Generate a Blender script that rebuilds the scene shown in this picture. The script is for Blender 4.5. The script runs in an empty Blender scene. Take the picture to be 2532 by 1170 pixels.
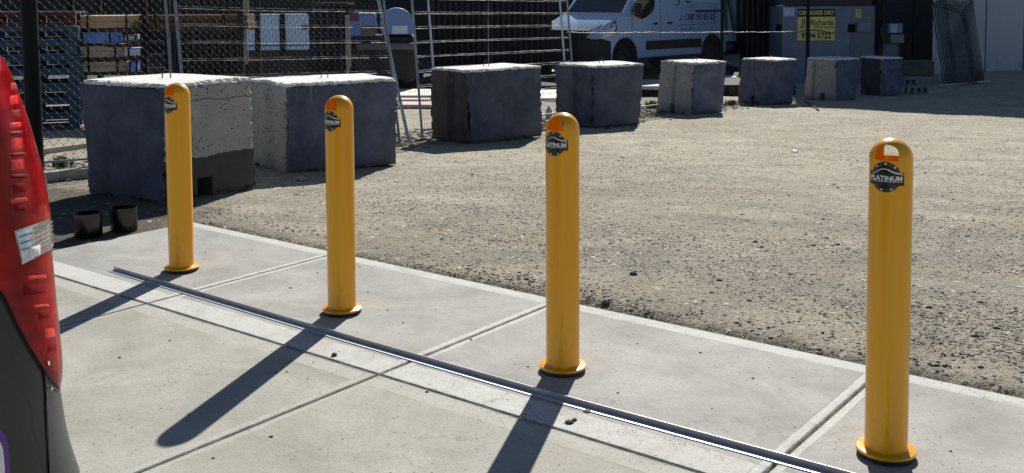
import bpy, bmesh, math, random
import numpy as np
from mathutils import Vector, Matrix, noise
random.seed(7); rng = np.random.default_rng(7)
R = math.radians
SC = bpy.context.scene
COL = SC.collection
# ------------------------------------------------------------------ camera
FPX, PX, PY, PITCH, ROLL = 2552.3, 1272.75, 154.33, .061667, -.0042925
W0, H0, EYE = 2532., 1170., 1.5
cd = bpy.data.cameras.new("camera"); cam = bpy.data.objects.new("camera", cd); COL.objects.link(cam)
cam.matrix_world = Matrix.Translation((0, 0, EYE)) @ Matrix.Rotation(math.pi/2-PITCH, 4, 'X') @ Matrix.Rotation(ROLL, 4, 'Z')
cd.sensor_width = 36; cd.lens = 36*FPX/W0
cd.shift_x = (W0/2-PX)/W0; cd.shift_y = -(H0/2-PY)/W0
cd.clip_start = .05; cd.clip_end = 2000
SC.camera = cam
# ------------------------------------------------------------------ light
SUN_AZ, SUN_EL = R(13.3), R(34.6)          # azimuth measured from +Y towards +X
w = bpy.data.worlds.new("World"); SC.world = w; w.use_nodes = True
nt = w.node_tree; bg = nt.nodes["Background"]
sky = nt.nodes.new("ShaderNodeTexSky"); sky.sky_type = 'NISHITA'; sky.sun_disc = False
sky.sun_elevation = SUN_EL; sky.sun_rotation = SUN_AZ; sky.air_density = 1.0; sky.dust_density = .3; sky.ozone_density = 3.2
nt.links.new(sky.outputs[0], bg.inputs[0]); bg.inputs[1].default_value = .05
ld = bpy.data.lights.new("sun", 'SUN'); ld.energy = 5.0; ld.angle = R(.53); ld.color = (1, .965, .88)
sun = bpy.data.objects.new("sun", ld); COL.objects.link(sun)
sdir = Vector((math.sin(SUN_AZ)*math.cos(SUN_EL), math.cos(SUN_AZ)*math.cos(SUN_EL), math.sin(SUN_EL)))
sun.rotation_euler = sdir.to_track_quat('Z', 'Y').to_euler(); sun.location = (5, 20, 20)
SC.view_settings.view_transform = 'Standard'; SC.view_settings.look = 'None'
SC.view_settings.exposure = 0.28; SC.view_settings.gamma = 1
# ------------------------------------------------------------------ helpers
def gz(y): return -.0415*min(max(y-7, 0), 16)          # the yard falls away beyond the slab, then levels out
def ray(u, v):
    a = (u-PX)/FPX; b = (v-PY)/FPX
    cr, sr = math.cos(ROLL), math.sin(ROLL)
    X = a*cr+b*sr; Y = -a*sr+b*cr
    cp, sp = math.cos(PITCH), math.sin(PITCH)
    return Vector((X, cp-Y*sp, -sp-Y*cp))
def G(u, v):
    d = ray(u, v); h = 0
    for _ in range(60):
        t = (h-EYE)/d.z; h = gz(d.y*t)
    return Vector((d.x*t, d.y*t, h))
def P(u, v, y):
    d = ray(u, v); t = y/d.y
    return Vector((d.x*t, y, EYE+d.z*t))
def tag(o, label=None, cat=None, group=None, kind=None):
    if label: o["label"] = label
    if cat: o["category"] = cat
    if group: o["group"] = group
    if kind: o["kind"] = kind
    return o
def empty(name, loc, label, cat, group=None, rz=0):
    o = bpy.data.objects.new(name, None); o.empty_display_size = .1; o.location = loc; o.rotation_euler = (0, 0, rz)
    COL.objects.link(o); return tag(o, label, cat, group)
class MB:
    def __init__(s): s.v = []; s.f = []; s.m = []
    def add(s, vs, fs, mi=0):
        n = len(s.v); s.v += [tuple(p) for p in vs]
        for f in fs: s.f.append(tuple(i+n for i in f)); s.m.append(mi)
        return s
    def box(s, x0, y0, z0, x1, y1, z1, mi=0, M=None, bev=0):
        vs = [Vector((x, y, z)) for z in (z0, z1) for y in (y0, y1) for x in (x0, x1)]
        fs = [(0, 2, 3, 1), (4, 5, 7, 6), (0, 1, 5, 4), (2, 6, 7, 3), (0, 4, 6, 2), (1, 3, 7, 5)]
        if M is not None: vs = [M @ p for p in vs]
        return s.add(vs, fs, mi)
    def tube(s, a, b, r, n=6, mi=0, cap=True):
        a = Vector(a); b = Vector(b); d = (b-a)
        if d.length < 1e-7: return s
        q = d.to_track_quat('Z', 'Y'); vs = []
        for p in (a, b):
            for i in range(n):
                t = 2*math.pi*i/n; vs.append(p+q @ Vector((r*math.cos(t), r*math.sin(t), 0)))
        fs = [(i, (i+1) % n, n+(i+1) % n, n+i) for i in range(n)]
        if cap: fs += [tuple(range(n-1, -1, -1)), tuple(range(n, 2*n))]
        return s.add(vs, fs, mi)
    def path(s, pts, r, n=6, mi=0):
        pts = [Vector(p) for p in pts]; rings = []
        for i, p in enumerate(pts):
            d = pts[min(i+1, len(pts)-1)]-pts[max(i-1, 0)]; q = d.to_track_quat('Z', 'Y')
            rings += [p+q @ Vector((r*math.cos(2*math.pi*k/n), r*math.sin(2*math.pi*k/n), 0)) for k in range(n)]
        fs = []
        for i in range(len(pts)-1):
            fs += [(i*n+k, i*n+(k+1) % n, (i+1)*n+(k+1) % n, (i+1)*n+k) for k in range(n)]
        fs += [tuple(range(n-1, -1, -1)), tuple(range((len(pts)-1)*n, len(pts)*n))]
        return s.add(rings, fs, mi)
    def lathe(s, prof, n=32, mi=0, M=None):
        vs = []
        for (r, z) in prof:
            for k in range(n):
                t = 2*math.pi*k/n; p = Vector((r*math.cos(t), r*math.sin(t), z)); vs.append(M @ p if M else p)
        fs = []
        for i in range(len(prof)-1):
            fs += [(i*n+k, i*n+(k+1) % n, (i+1)*n+(k+1) % n, (i+1)*n+k) for k in range(n)]
        return s.add(vs, fs, mi)
    def grid(s, fn, nu, nv, mi=0):
        vs = [fn(i/nu, j/nv) for j in range(nv+1) for i in range(nu+1)]
        fs = [(j*(nu+1)+i, j*(nu+1)+i+1, (j+1)*(nu+1)+i+1, (j+1)*(nu+1)+i) for j in range(nv) for i in range(nu)]
        return s.add(vs, fs, mi)
    def build(s, name, mats, parent=None, smooth=False, bevel=0, M=None):
        me = bpy.data.meshes.new(name)
        me.from_pydata([tuple(p) for p in s.v], [], s.f); me.update()
        if not isinstance(mats, (list, tuple)): mats = [mats]
        for m in mats: me.materials.append(m)
        if len(mats) > 1: me.polygons.foreach_set("material_index", s.m)
        o = bpy.data.objects.new(name, me); COL.objects.link(o)
        if parent: o.parent = parent
        if M is not None: o.matrix_local = M
        if smooth:
            me.polygons.foreach_set("use_smooth", [True]*len(me.polygons))
            if smooth != 1: me.set_sharp_from_angle(angle=R(smooth))
        if bevel:
            bm = bmesh.new(); bm.from_mesh(me); bmesh.ops.remove_doubles(bm, verts=bm.verts, dist=1e-6)
            es = [e for e in bm.edges if len(e.link_faces) == 2 and e.calc_face_angle(0) > R(30)]
            bmesh.ops.bevel(bm, geom=es, offset=bevel, segments=2, affect='EDGES', profile=.5, clamp_overlap=True)
            bm.to_mesh(me); bm.free()
        return o
def boolean(o, cutters):
    for c in cutters:
        m = o.modifiers.new("b", 'BOOLEAN'); m.operation = 'DIFFERENCE'; m.solver = 'EXACT'; m.object = c
    dg = bpy.context.evaluated_depsgraph_get(); dg.update()
    me = bpy.data.meshes.new_from_object(o.evaluated_get(dg)); o.modifiers.clear(); o.data = me
    for c in cutters: bpy.data.objects.remove(c)
    return o
def text_mesh(body, size, align='CENTER', bold=0, xs=1, shear=0, space=1):
    cu = bpy.data.curves.new("t", 'FONT'); cu.body = body; cu.size = size; cu.align_x = align; cu.align_y = 'CENTER'
    cu.offset = bold; cu.shear = shear; cu.space_character = space; cu.resolution_u = 3
    o = bpy.data.objects.new("t", cu); COL.objects.link(o)
    dg = bpy.context.evaluated_depsgraph_get(); dg.update()
    me = bpy.data.meshes.new_from_object(o.evaluated_get(dg)); bpy.data.objects.remove(o)
    for v in me.vertices: v.co.x *= xs
    return me
def text(mb, body, size, fn, mi=0, **k):
    me = text_mesh(body, size, **k)
    mb.add([fn(v.co.x, v.co.y) for v in me.vertices], [tuple(p.vertices) for p in me.polygons], mi)
# ------------------------------------------------------------------ materials
class NT:
    def __init__(s, name):
        s.m = bpy.data.materials.new(name); s.m.use_nodes = True; s.t = s.m.node_tree; s.b = s.t.nodes["Principled BSDF"]; s.out = s.t.nodes["Material Output"]
        s.tc = s.t.nodes.new("ShaderNodeTexCoord")
    def n(s, ty, ins=None, **kw):
        nd = s.t.nodes.new("ShaderNode"+ty)
        for k, v in kw.items(): setattr(nd, k, v)
        for k, v in (ins or {}).items(): s.set(nd.inputs[k], v)
        return nd
    def set(s, sock, v):
        if isinstance(v, bpy.types.NodeSocket): s.t.links.new(v, sock)
        elif isinstance(v, tuple) and len(v) == 3 and sock.type == 'RGBA': sock.default_value = (*v, 1)
        else: sock.default_value = v
    def math(s, op, a, b=0., c=0.):
        nd = s.t.nodes.new("ShaderNodeMath"); nd.operation = op
        s.set(nd.inputs[0], a); s.set(nd.inputs[1], b); s.set(nd.inputs[2], c); return nd.outputs[0]
    def mix(s, f, a, b, blend='MIX'):
        nd = s.t.nodes.new("ShaderNodeMix"); nd.data_type = 'RGBA'; nd.blend_type = blend
        s.set(nd.inputs[0], f); s.set(nd.inputs[6], a); s.set(nd.inputs[7], b); return nd.outputs[2]
    def noise(s, sc, det=4, rough=.6, vec=None, dist=0):
        return s.n("TexNoise", {"Vector": vec or s.tc.outputs["Object"], "Scale": sc, "Detail": det, "Roughness": rough, "Distortion": dist}).outputs[0]
    def ramp(s, f, lo, hi):
        nd = s.t.nodes.new("ShaderNodeMapRange"); nd.clamp = True
        s.set(nd.inputs[0], f); nd.inputs[1].default_value = lo; nd.inputs[2].default_value = hi; return nd.outputs[0]
    def vor(s, sc, feat='F1', out="Distance", vec=None, rnd=1):
        return s.n("TexVoronoi", {"Vector": vec or s.tc.outputs["Object"], "Scale": sc, "Randomness": rnd}, feature=feat).outputs[out]
    def xyz(s, which="Object"):
        return s.n("SeparateXYZ", {0: s.tc.outputs[which]}).outputs
    def scale(s, v3, which="Object"):
        return s.n("Mapping", {"Vector": s.tc.outputs[which], "Scale": v3}).outputs[0]
    def bump(s, h, st=.5, d=.01, prev=None):
        ins = {"Height": h, "Strength": st, "Distance": d}
        if prev is not None: ins["Normal"] = prev
        return s.n("Bump", ins).outputs[0]
    def fin(s, col, rough=.8, metal=0, nrm=None, **kw):
        s.set(s.b.inputs["Base Color"], col); s.set(s.b.inputs["Roughness"], rough); s.set(s.b.inputs["Metallic"], metal)
        if nrm is not None: s.t.links.new(nrm, s.b.inputs["Normal"])
        for k, v in kw.items(): s.set(s.b.inputs[k.replace('_', ' ')], v)
        return s.m
def simple(name, col, rough=.6, metal=0, var=.15, sc=8, bump=0, bsc=60, **kw):
    a = NT(name); n1 = a.noise(sc, 5)
    c = a.mix(a.ramp(n1, .3, .7), tuple(x*(1-var) for x in col), tuple(min(1, x*(1+var)) for x in col))
    nr = a.bump(a.noise(bsc, 3), bump, .004) if bump else None
    return a.fin(c, rough, metal, nr, **kw)
def mat_gravel():
    a = NT("gravel_ground")
    big = a.noise(.45, 5, .6); mid = a.noise(3.2, 5, .65)
    v1 = a.n("TexVoronoi", {"Vector": a.tc.outputs["Object"], "Scale": 120.}); v2 = a.n("TexVoronoi", {"Vector": a.tc.outputs["Object"], "Scale": 46.})
    g1 = a.n("SeparateColor", {0: v1.outputs["Color"]}).outputs; g2 = a.n("SeparateColor", {0: v2.outputs["Color"]}).outputs; d1 = v1.outputs["Distance"]; d2 = v2.outputs["Distance"]
    x_, y_, z_ = a.xyz()
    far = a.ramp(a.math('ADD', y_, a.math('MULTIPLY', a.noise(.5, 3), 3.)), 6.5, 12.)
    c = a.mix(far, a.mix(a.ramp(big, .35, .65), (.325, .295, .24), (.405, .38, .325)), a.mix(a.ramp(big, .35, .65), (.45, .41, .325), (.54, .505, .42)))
    c = a.mix(a.math('MULTIPLY', a.ramp(mid, .45, .62), .7), c, (.36, .32, .26))
    c = a.mix(a.math('MULTIPLY', a.ramp(a.noise(1.1, 4, .6), .55, .70), .8), c, (.40, .345, .275))
    c = a.mix(a.math('MULTIPLY', a.ramp(a.noise(.7, 5, .7, a.scale((1, 2.5, 1))), .58, .70), .55), c, (.27, .255, .235))
    rot = a.n("Mapping", {"Vector": a.tc.outputs["Object"], "Rotation": (0, 0, .50), "Scale": (.35, 1.6, 1)}).outputs[0]
    trk = a.ramp(a.noise(1.5, 5, .62, rot, .4), .46, .60); patch_ = a.ramp(a.noise(1.0, 6, .68, None, .8), .44, .60)
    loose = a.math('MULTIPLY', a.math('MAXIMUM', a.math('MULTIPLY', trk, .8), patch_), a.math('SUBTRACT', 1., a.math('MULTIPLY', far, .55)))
    c = a.mix(a.math('MULTIPLY', loose, .62), c, (.235, .225, .20))
    c = a.mix(a.math('MULTIPLY', a.ramp(a.noise(.9, 5, .6, rot), .55, .68), .5), c, (.38, .325, .26))
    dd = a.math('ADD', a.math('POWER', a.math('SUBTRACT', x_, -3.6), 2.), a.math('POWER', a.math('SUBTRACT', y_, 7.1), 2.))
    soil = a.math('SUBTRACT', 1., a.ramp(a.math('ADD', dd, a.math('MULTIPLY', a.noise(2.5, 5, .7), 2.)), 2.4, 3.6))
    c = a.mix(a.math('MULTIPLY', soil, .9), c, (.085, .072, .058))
    c = a.mix(.8, c, a.mix(g1[0], (.42, .40, .37), (1.46, 1.43, 1.36)), 'MULTIPLY')
    c = a.mix(a.math('MULTIPLY', a.ramp(a.noise(14, 5, .75), .50, .72), .45), c, (.26, .24, .21))
    c = a.mix(a.ramp(g2[1], .95, .96), c, (.11, .10, .09))
    c = a.mix(a.ramp(g2[2], .992, .994), c, (.62, .60, .55))
    h = a.math('ADD', a.math('MULTIPLY', d1, -.5), a.math('MULTIPLY', a.ramp(g2[0], .5, 1), a.math('SUBTRACT', .7, d2)))
    h = a.math('MULTIPLY', h, a.math('ADD', .45, a.math('MULTIPLY', loose, .9)))
    h = a.math('ADD', h, a.math('ADD', a.math('MULTIPLY', mid, .8), a.math('MULTIPLY', a.noise(60, 4, .75), .5)))
    return a.fin(c, .95, 0, a.bump(h, .8, .009), Specular_IOR_Level=.15)
def mat_slab():
    a = NT("trowelled_concrete"); x, y, z = a.xyz()
    def band(coord, c0, wlo, whi):     # 1 inside [c0-wlo, c0+whi]
        wob = a.math('MULTIPLY', a.math('SUBTRACT', a.noise(6, 2), .5), .012)
        cc = a.math('ADD', coord, wob)
        return a.math('MULTIPLY', a.ramp(cc, c0-wlo-.003, c0-wlo+.003), a.math('SUBTRACT', 1., a.ramp(cc, c0+whi-.003, c0+whi+.003)))
    def line(coord, c0, w_):
        wob = a.math('MULTIPLY', a.math('SUBTRACT', a.noise(5, 3), .5), .012)
        return a.math('LESS_THAN', a.math('ABSOLUTE', a.math('SUBTRACT', a.math('ADD', coord, wob), c0)), w_)
    upper = a.ramp(y, -.49, -.47)
    sweep = a.noise(1.9, 8, .68, a.scale((1, 1.15, 1)), .5); sw2 = a.noise(6.5, 7, .72, a.scale((1, 1.1, 1)), .7)
    cu = a.mix(a.ramp(sweep, .38, .62), (.335, .328, .312), (.525, .517, .49))
    cu = a.mix(a.math('MULTIPLY', a.ramp(sw2, .45, .7), .5), cu, (.50, .495, .475))
    cl = a.mix(a.ramp(sweep, .36, .64), (.37, .355, .305), (.555, .538, .475))
    cl = a.mix(a.math('MULTIPLY', a.ramp(sw2, .5, .75), .35), cl, (.44, .375, .31))
    c = a.mix(upper, cl, cu)
    bands = [band(y, .795, .098, .1), band(y, -.483, 0., .165), band(y, -.483, .105, 0.)]
    for s0 in (-1.2, .409, 2.021, 3.612, 5.2): bands.append(band(x, s0, .045, .04))
    m = bands[0]
    for b in bands[1:]: m = a.math('MAXIMUM', m, b)
    bc = a.mix(a.ramp(sw2, .3, .7), (.68, .675, .64), (.82, .815, .78))
    bc = a.mix(upper, a.mix(a.ramp(sw2, .3, .7), (.53, .52, .455), (.62, .61, .55)), bc)
    c = a.mix(a.math('MULTIPLY', m, .8), c, bc)
    ln = [line(y, .71, .0022), line(y, -.318, .002), line(y, -.59, .0018)]
    for s0 in (.409, 2.021, 3.612):
        ln.append(line(x, s0-.045, .0016)); ln.append(line(x, s0+.04, .0016))
    L = ln[0]
    for b in ln[1:]: L = a.math('MAXIMUM', L, b)
    L = a.math('MULTIPLY', L, a.ramp(a.noise(3.5, 3), .42, .6))
    c = a.mix(a.math('MULTIPLY', L, .55), c, (.12, .115, .11))
    jd = None
    for cc, c0 in ((y, -.483), (x, .409), (x, 2.021), (x, 3.612), (y, .795)):
        q = a.math('SUBTRACT', 1., a.ramp(a.math('ABSOLUTE', a.math('SUBTRACT', cc, c0)), .006, .028)); jd = q if jd is None else a.math('MAXIMUM', jd, q)
    c = a.mix(a.math('MULTIPLY', a.math('MULTIPLY', jd, a.ramp(a.noise(18, 5, .75), .42, .62)), .6), c, (.20, .185, .16))
    # hairline cracks, specks, stains
    cr = a.vor(.9, 'DISTANCE_TO_EDGE', vec=a.n("VectorMath", {0: a.tc.outputs["Object"], 1: a.n("TexNoise", {"Vector": a.tc.outputs["Object"], "Scale": 3., "Detail": 4.}).outputs[1]}, operation='ADD').outputs[0])
    crm = a.math('MULTIPLY', a.math('LESS_THAN', cr, .004), a.ramp(a.noise(1.1, 2), .50, .55))
    c = a.mix(a.math('MULTIPLY', crm, .35), c, (.14, .13, .12))
    v = a.n("TexVoronoi", {"Vector": a.n("VectorMath", {0: a.tc.outputs["Object"], 1: a.n("VectorMath", {0: a.n("TexNoise", {"Vector": a.tc.outputs["Object"], "Scale": 90.}).outputs[1], 3: .018}, operation="SCALE").outputs[0]}, operation="ADD").outputs[0], "Scale": 60.}); vd = v.outputs["Distance"]; vc = a.n("SeparateColor", {0: v.outputs["Color"]}).outputs
    dens = a.ramp(a.noise(1.6, 5, .7), .48, .72)
    pit = a.math('MULTIPLY', a.math('LESS_THAN', vd, a.math('MULTIPLY', vc[1], .30)), a.math('LESS_THAN', vc[0], a.math('MULTIPLY', dens, .45)))
    v3 = a.n("TexVoronoi", {"Vector": a.tc.outputs["Object"], "Scale": 95.}); v3c = a.n("SeparateColor", {0: v3.outputs["Color"]}).outputs
    pit = a.math('MAXIMUM', pit, a.math('MULTIPLY', a.math('LESS_THAN', v3.outputs["Distance"], a.math('MULTIPLY', v3c[1], .4)), a.math('LESS_THAN', v3c[0], a.math('MULTIPLY', a.ramp(a.noise(2.1, 5, .75), .50, .70), .5))))
    c = a.mix(a.math('MULTIPLY', pit, .85), c, (.10, .09, .075))
    c = a.mix(a.math('MULTIPLY', a.ramp(a.noise(.9, 5, .7), .58, .70), .40), c, (.43, .36, .30))
    fine = a.noise(160, 3, .7); brm = a.noise(14, 5, .7, a.scale((1, 6, 1)), .6)
    c = a.mix(a.math('MULTIPLY', a.ramp(a.noise(70, 4, .8), .48, .64), .36), c, (.24, .235, .22))
    c = a.mix(a.math('MULTIPLY', a.ramp(a.noise(2.2, 7, .7, None, .3), .60, .70), .30), c, (.62, .615, .59))
    c = a.mix(a.math('MULTIPLY', a.ramp(a.noise(3.1, 7, .78, None, .5), .53, .68), .45), c, (.30, .285, .25))
    jag = a.math('ADD', y, a.math('MULTIPLY', a.math('SUBTRACT', a.noise(9, 6, .8), .5), .06))
    jm = a.math('MULTIPLY', a.math('LESS_THAN', a.math('ABSOLUTE', a.math('ADD', jag, .500)), .0022), a.ramp(a.noise(1.6, 3), .50, .54))
    c = a.mix(a.math('MULTIPLY', jm, .7), c, (.10, .09, .08))
    c = a.mix(a.math('MULTIPLY', a.ramp(fine, .38, .62), .34), c, (.22, .21, .19))
    h = a.math('ADD', a.math('MULTIPLY', fine, .25), a.math('ADD', a.math('MULTIPLY', a.noise(22, 5, .7), 1.), a.math('MULTIPLY', sweep, .8)))
    h = a.math('SUBTRACT', h, a.math('MULTIPLY', a.math('MAXIMUM', pit, L), .6))
    return a.fin(c, .85, 0, a.bump(h, .45, .004), Specular_IOR_Level=.3)
def mat_block(name, kind, h, tint=(1, 1, 1), drips=.5):
    a = NT(name); x, y, z = a.xyz()
    n1 = a.noise(3.2, 8, .74); n2 = a.noise(25, 5, .7); point = a.t.nodes.new("ShaderNodeNewGeometry").outputs["Pointiness"]
    v = a.n("TexVoronoi", {"Vector": a.tc.outputs["Object"], "Scale": 62.}); vc = a.n("SeparateColor", {0: v.outputs["Color"]}).outputs
    dens = a.ramp(a.noise(2.6, 3, vec=a.scale((1, 1, 1))), .34, .58)
    pit = a.math('MULTIPLY', a.math('LESS_THAN', v.outputs["Distance"], a.math('MULTIPLY', vc[1], .5)), a.math('LESS_THAN', vc[0], a.math('MULTIPLY', dens, .85)))
    conc = a.mix(a.ramp(n1, .35, .65), (.31, .31, .305), (.43, .43, .42)); conc = a.mix(a.ramp(n2, .4, .65), conc, (.36, .355, .34))
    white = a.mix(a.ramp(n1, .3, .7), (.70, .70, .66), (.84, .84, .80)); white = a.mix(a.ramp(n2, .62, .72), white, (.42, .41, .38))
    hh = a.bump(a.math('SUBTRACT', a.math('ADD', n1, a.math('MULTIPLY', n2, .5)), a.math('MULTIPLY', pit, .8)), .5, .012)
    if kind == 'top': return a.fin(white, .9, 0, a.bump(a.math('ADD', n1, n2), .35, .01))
    if kind == 'bare':
        c = a.mix(pit, conc, (.045, .042, .038))
    elif kind == 'barelow':          # darker lower third with an uneven upper edge
        c = a.mix(pit, conc, (.04, .037, .034))
        lip = a.math('ADD', z, a.math('MULTIPLY', a.math('SUBTRACT', a.noise(5, 5, .7), .5), .10))
        c = a.mix(a.math('MULTIPLY', a.math('LESS_THAN', a.math('ABSOLUTE', a.math('SUBTRACT', lip, h-.13)), .005), .8), c, (.06, .055, .05))
        ez = a.math('ADD', z, a.math('MULTIPLY', a.math('SUBTRACT', a.noise(9, 4), .5), .05))
        low = a.math('LESS_THAN', ez, .335)
        c = a.mix(low, c, a.mix(a.ramp(n1, .3, .7), (.050, .048, .046), (.085, .082, .078)))
    else:
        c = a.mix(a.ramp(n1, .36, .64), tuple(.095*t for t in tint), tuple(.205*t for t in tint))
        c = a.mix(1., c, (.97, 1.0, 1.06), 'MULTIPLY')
        c = a.mix(1., c, (.62, .70, 1.05), 'MULTIPLY') if False else c
        sc = a.noise(7, 6, .75, a.scale((1, 1, .5)), 1.2)
        c = a.mix(a.math('MULTIPLY', a.ramp(sc, .63, .67), .4), c, (.26, .26, .28))
        # thin pale drips from the top edge
        dr = a.math('MULTIPLY', a.ramp(a.noise(26, 2, .5, a.scale((1, 1, .035))), .66, .70), a.ramp(a.math('ADD', z, a.math('MULTIPLY', a.noise(5, 3), .5)), h-.02, h+.35))
        c = a.mix(a.math('MULTIPLY', dr, drips), c, (.38, .38, .38))
        c = a.mix(a.math('MULTIPLY', pit, .25), c, (.02, .02, .02))
    # dirt splash by the ground, pale worn arrises, spilled top coat
    c = a.mix(a.math('MULTIPLY', a.math('SUBTRACT', 1., a.ramp(a.math('ADD', z, a.math('MULTIPLY', n1, .12)), .05, .22)), .5), c, (.12, .10, .08))
    c = a.mix(a.math('MULTIPLY', a.math('MULTIPLY', a.ramp(point, .53, .60), a.ramp(a.noise(6, 4, .7), .42, .58)), .8), c, (.36, .35, .33))
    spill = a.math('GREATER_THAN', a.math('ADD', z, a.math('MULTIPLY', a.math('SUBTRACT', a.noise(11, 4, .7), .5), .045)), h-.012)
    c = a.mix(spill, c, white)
    return a.fin(c, .8 if kind in ('bare', 'barelow') else .7, 0, hh, Specular_IOR_Level=.3)
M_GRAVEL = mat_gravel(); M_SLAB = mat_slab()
def mat_stone(name, lo, hi):
    a = NT(name); info = a.t.nodes.new("ShaderNodeNewGeometry").outputs["Random Per Island"]
    c = a.mix(info, lo, hi); c = a.mix(a.ramp(info, .994, .995), c, (.62, .60, .55)); c = a.mix(.4, c, a.mix(a.noise(70, 3), (.5, .5, .5), (1.4, 1.4, 1.4)), 'MULTIPLY')
    return a.fin(c, .9, 0, None, Specular_IOR_Level=.2)
M_STONE = mat_stone("loose_stone", (.19, .17, .135), (.42, .385, .32))
M_DARKSTONE = mat_stone("dark_stone", (.045, .04, .036), (.16, .145, .13))
def mat_yellow():
    a = NT("yellow_powder_coat"); x, y, z = a.xyz(); rnd = a.t.nodes.new("ShaderNodeObjectInfo").outputs["Random"]
    shf = a.n("VectorMath", {0: a.tc.outputs["Object"], 1: a.n("CombineXYZ", {0: a.math('MULTIPLY', rnd, 37.)}).outputs[0]}, operation='ADD').outputs[0]
    st = a.noise(30, 4, .6, a.n("Mapping", {"Vector": shf, "Scale": (1, 1, .05)}).outputs[0])
    c = a.mix(a.ramp(st, .35, .7), (1., .42, .004), (1., .505, .006))
    dirt = a.math('MULTIPLY', a.ramp(a.noise(9, 5, .7, a.scale((1, 1, .25))), .6, .72), a.math('SUBTRACT', 1., a.ramp(z, .0, .5)))
    c = a.mix(a.math('MULTIPLY', dirt, .45), c, (.36, .19, .03))
    c = a.mix(a.math('MULTIPLY', a.math('MULTIPLY', a.ramp(a.noise(45, 4, .7, shf), .60, .66), a.math('SUBTRACT', 1., a.ramp(z, .0, .22))), .6), c, (.30, .22, .12))
    c = a.mix(a.math('MULTIPLY', a.ramp(a.noise(24, 5, .8, a.n("Mapping", {"Vector": shf, "Scale": (1, 1, .12)}).outputs[0]), .66, .70), .35), c, (.42, .17, .01))  # dark reddish vertical streaks painted in place of reflections in the coat
    return a.fin(c, a.math('ADD', .24, a.math('MULTIPLY', st, .16)), 0, a.bump(a.noise(220, 2), .06, .0006), Coat_Weight=.4, Coat_Roughness=.08, Specular_IOR_Level=.35)
M_YEL = mat_yellow()
M_BLACKRUB = simple("black_rubber", (.012, .012, .012), .6)
M_STK = simple("sticker_black", (.010, .010, .012), .3, var=.05)
M_STKG = simple("sticker_olive", (.085, .075, .04), .35)
M_STKW = simple("sticker_white", (.90, .90, .92), .35, var=.05)
M_STKR = simple("sticker_maroon", (.10, .012, .015), .35, var=.05)
M_GALV = simple("galvanised_steel", (.50, .54, .60), .42, .75, .2, 12, .1, 120)
M_GALVD = simple("weathered_galvanised_steel", (.26, .29, .33), .5, .4, .3, 12)
M_WIRE = simple("dull_fence_wire", (.022, .024, .028), .8, .0, .2, 12); M_KNOT = simple("glinting_wire_knot", (.50, .52, .55), .45, .3)  # wire kept dark, knots coloured pale to stand in for sun glints
M_ALU = simple("mill_aluminium", (.50, .51, .55), .48, .6, .1, 20)
M_BLKPOST = simple("black_painted_steel", (.006, .008, .008), .6, .0, .2, Specular_IOR_Level=.2)
M_RUST = simple("rusty_bar", (.10, .055, .03), .8, .2, .4, 30)
M_BASE = simple("joint_filler", (.035, .033, .03), .95)
M_DARKTIM = simple("weathered_timber", (.055, .038, .025), .9, 0, .4, 6)
def mat_wood(name, lo, hi):
    a = NT(name); g = a.noise(6, 6, .7, a.scale((.3, 1, 8)), .6)
    return a.fin(a.mix(a.ramp(g, .3, .7), lo, hi), .85, 0, a.bump(g, .3, .005))
M_TAN = mat_wood("pale_cut_timber", (.50, .30, .17), (.72, .48, .30))
M_GREYTAN = mat_wood("grey_tan_timber", (.42, .34, .25), (.60, .50, .38))
M_BROWN = mat_wood("brown_beam", (.10, .055, .022), (.19, .11, .05))
M_BLUEP = mat_wood("blue_pallet_paint", (.018, .05, .10), (.06, .11, .18))
M_REDP = mat_wood("red_pallet_paint", (.06, .014, .012), (.10, .025, .02))
M_BLUEW = simple("blue_wrap", (.12, .28, .75), .5, 0, .35, 9, .5, 14)
M_PALEB = simple("pale_wrap", (.45, .56, .85), .5, 0, .3, 9, .4, 14)
M_WALLD = NT("dark_cladding")
_x, _y, _z = M_WALLD.xyz()
_wv = M_WALLD.n("TexWave", {"Scale": 1.6, "Distortion": 0.}, wave_type='BANDS', bands_direction='X').outputs[1]
M_WALLD = M_WALLD.fin(M_WALLD.mix(M_WALLD.ramp(M_WALLD.noise(.8, 5), .3, .7), (.018, .019, .021), (.034, .034, .036)), .65, 0, M_WALLD.bump(_wv, .8, .05))
def mat_wall():
    a = NT("painted_precast_wall"); x, y, z = a.xyz()
    c = a.mix(a.ramp(a.noise(.7, 6, .6), .3, .7), (.44, .47, .53), (.53, .56, .62))
    c = a.mix(a.math('MULTIPLY', a.ramp(a.noise(1.8, 6, .7, a.scale((1, 1, .5))), .5, .7), a.math('SUBTRACT', 1., a.ramp(z, .05, .7))), c, (.17, .19, .16))
    return a.fin(c, .85, 0, a.bump(a.noise(12, 5), .25, .01))
M_WALL = mat_wall()
M_ROLL = simple("dark_roller_door", (.026, .027, .031), .6, .0)
M_ROOF = simple("roof_sheet", (.35, .36, .37), .5, .3)
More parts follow.
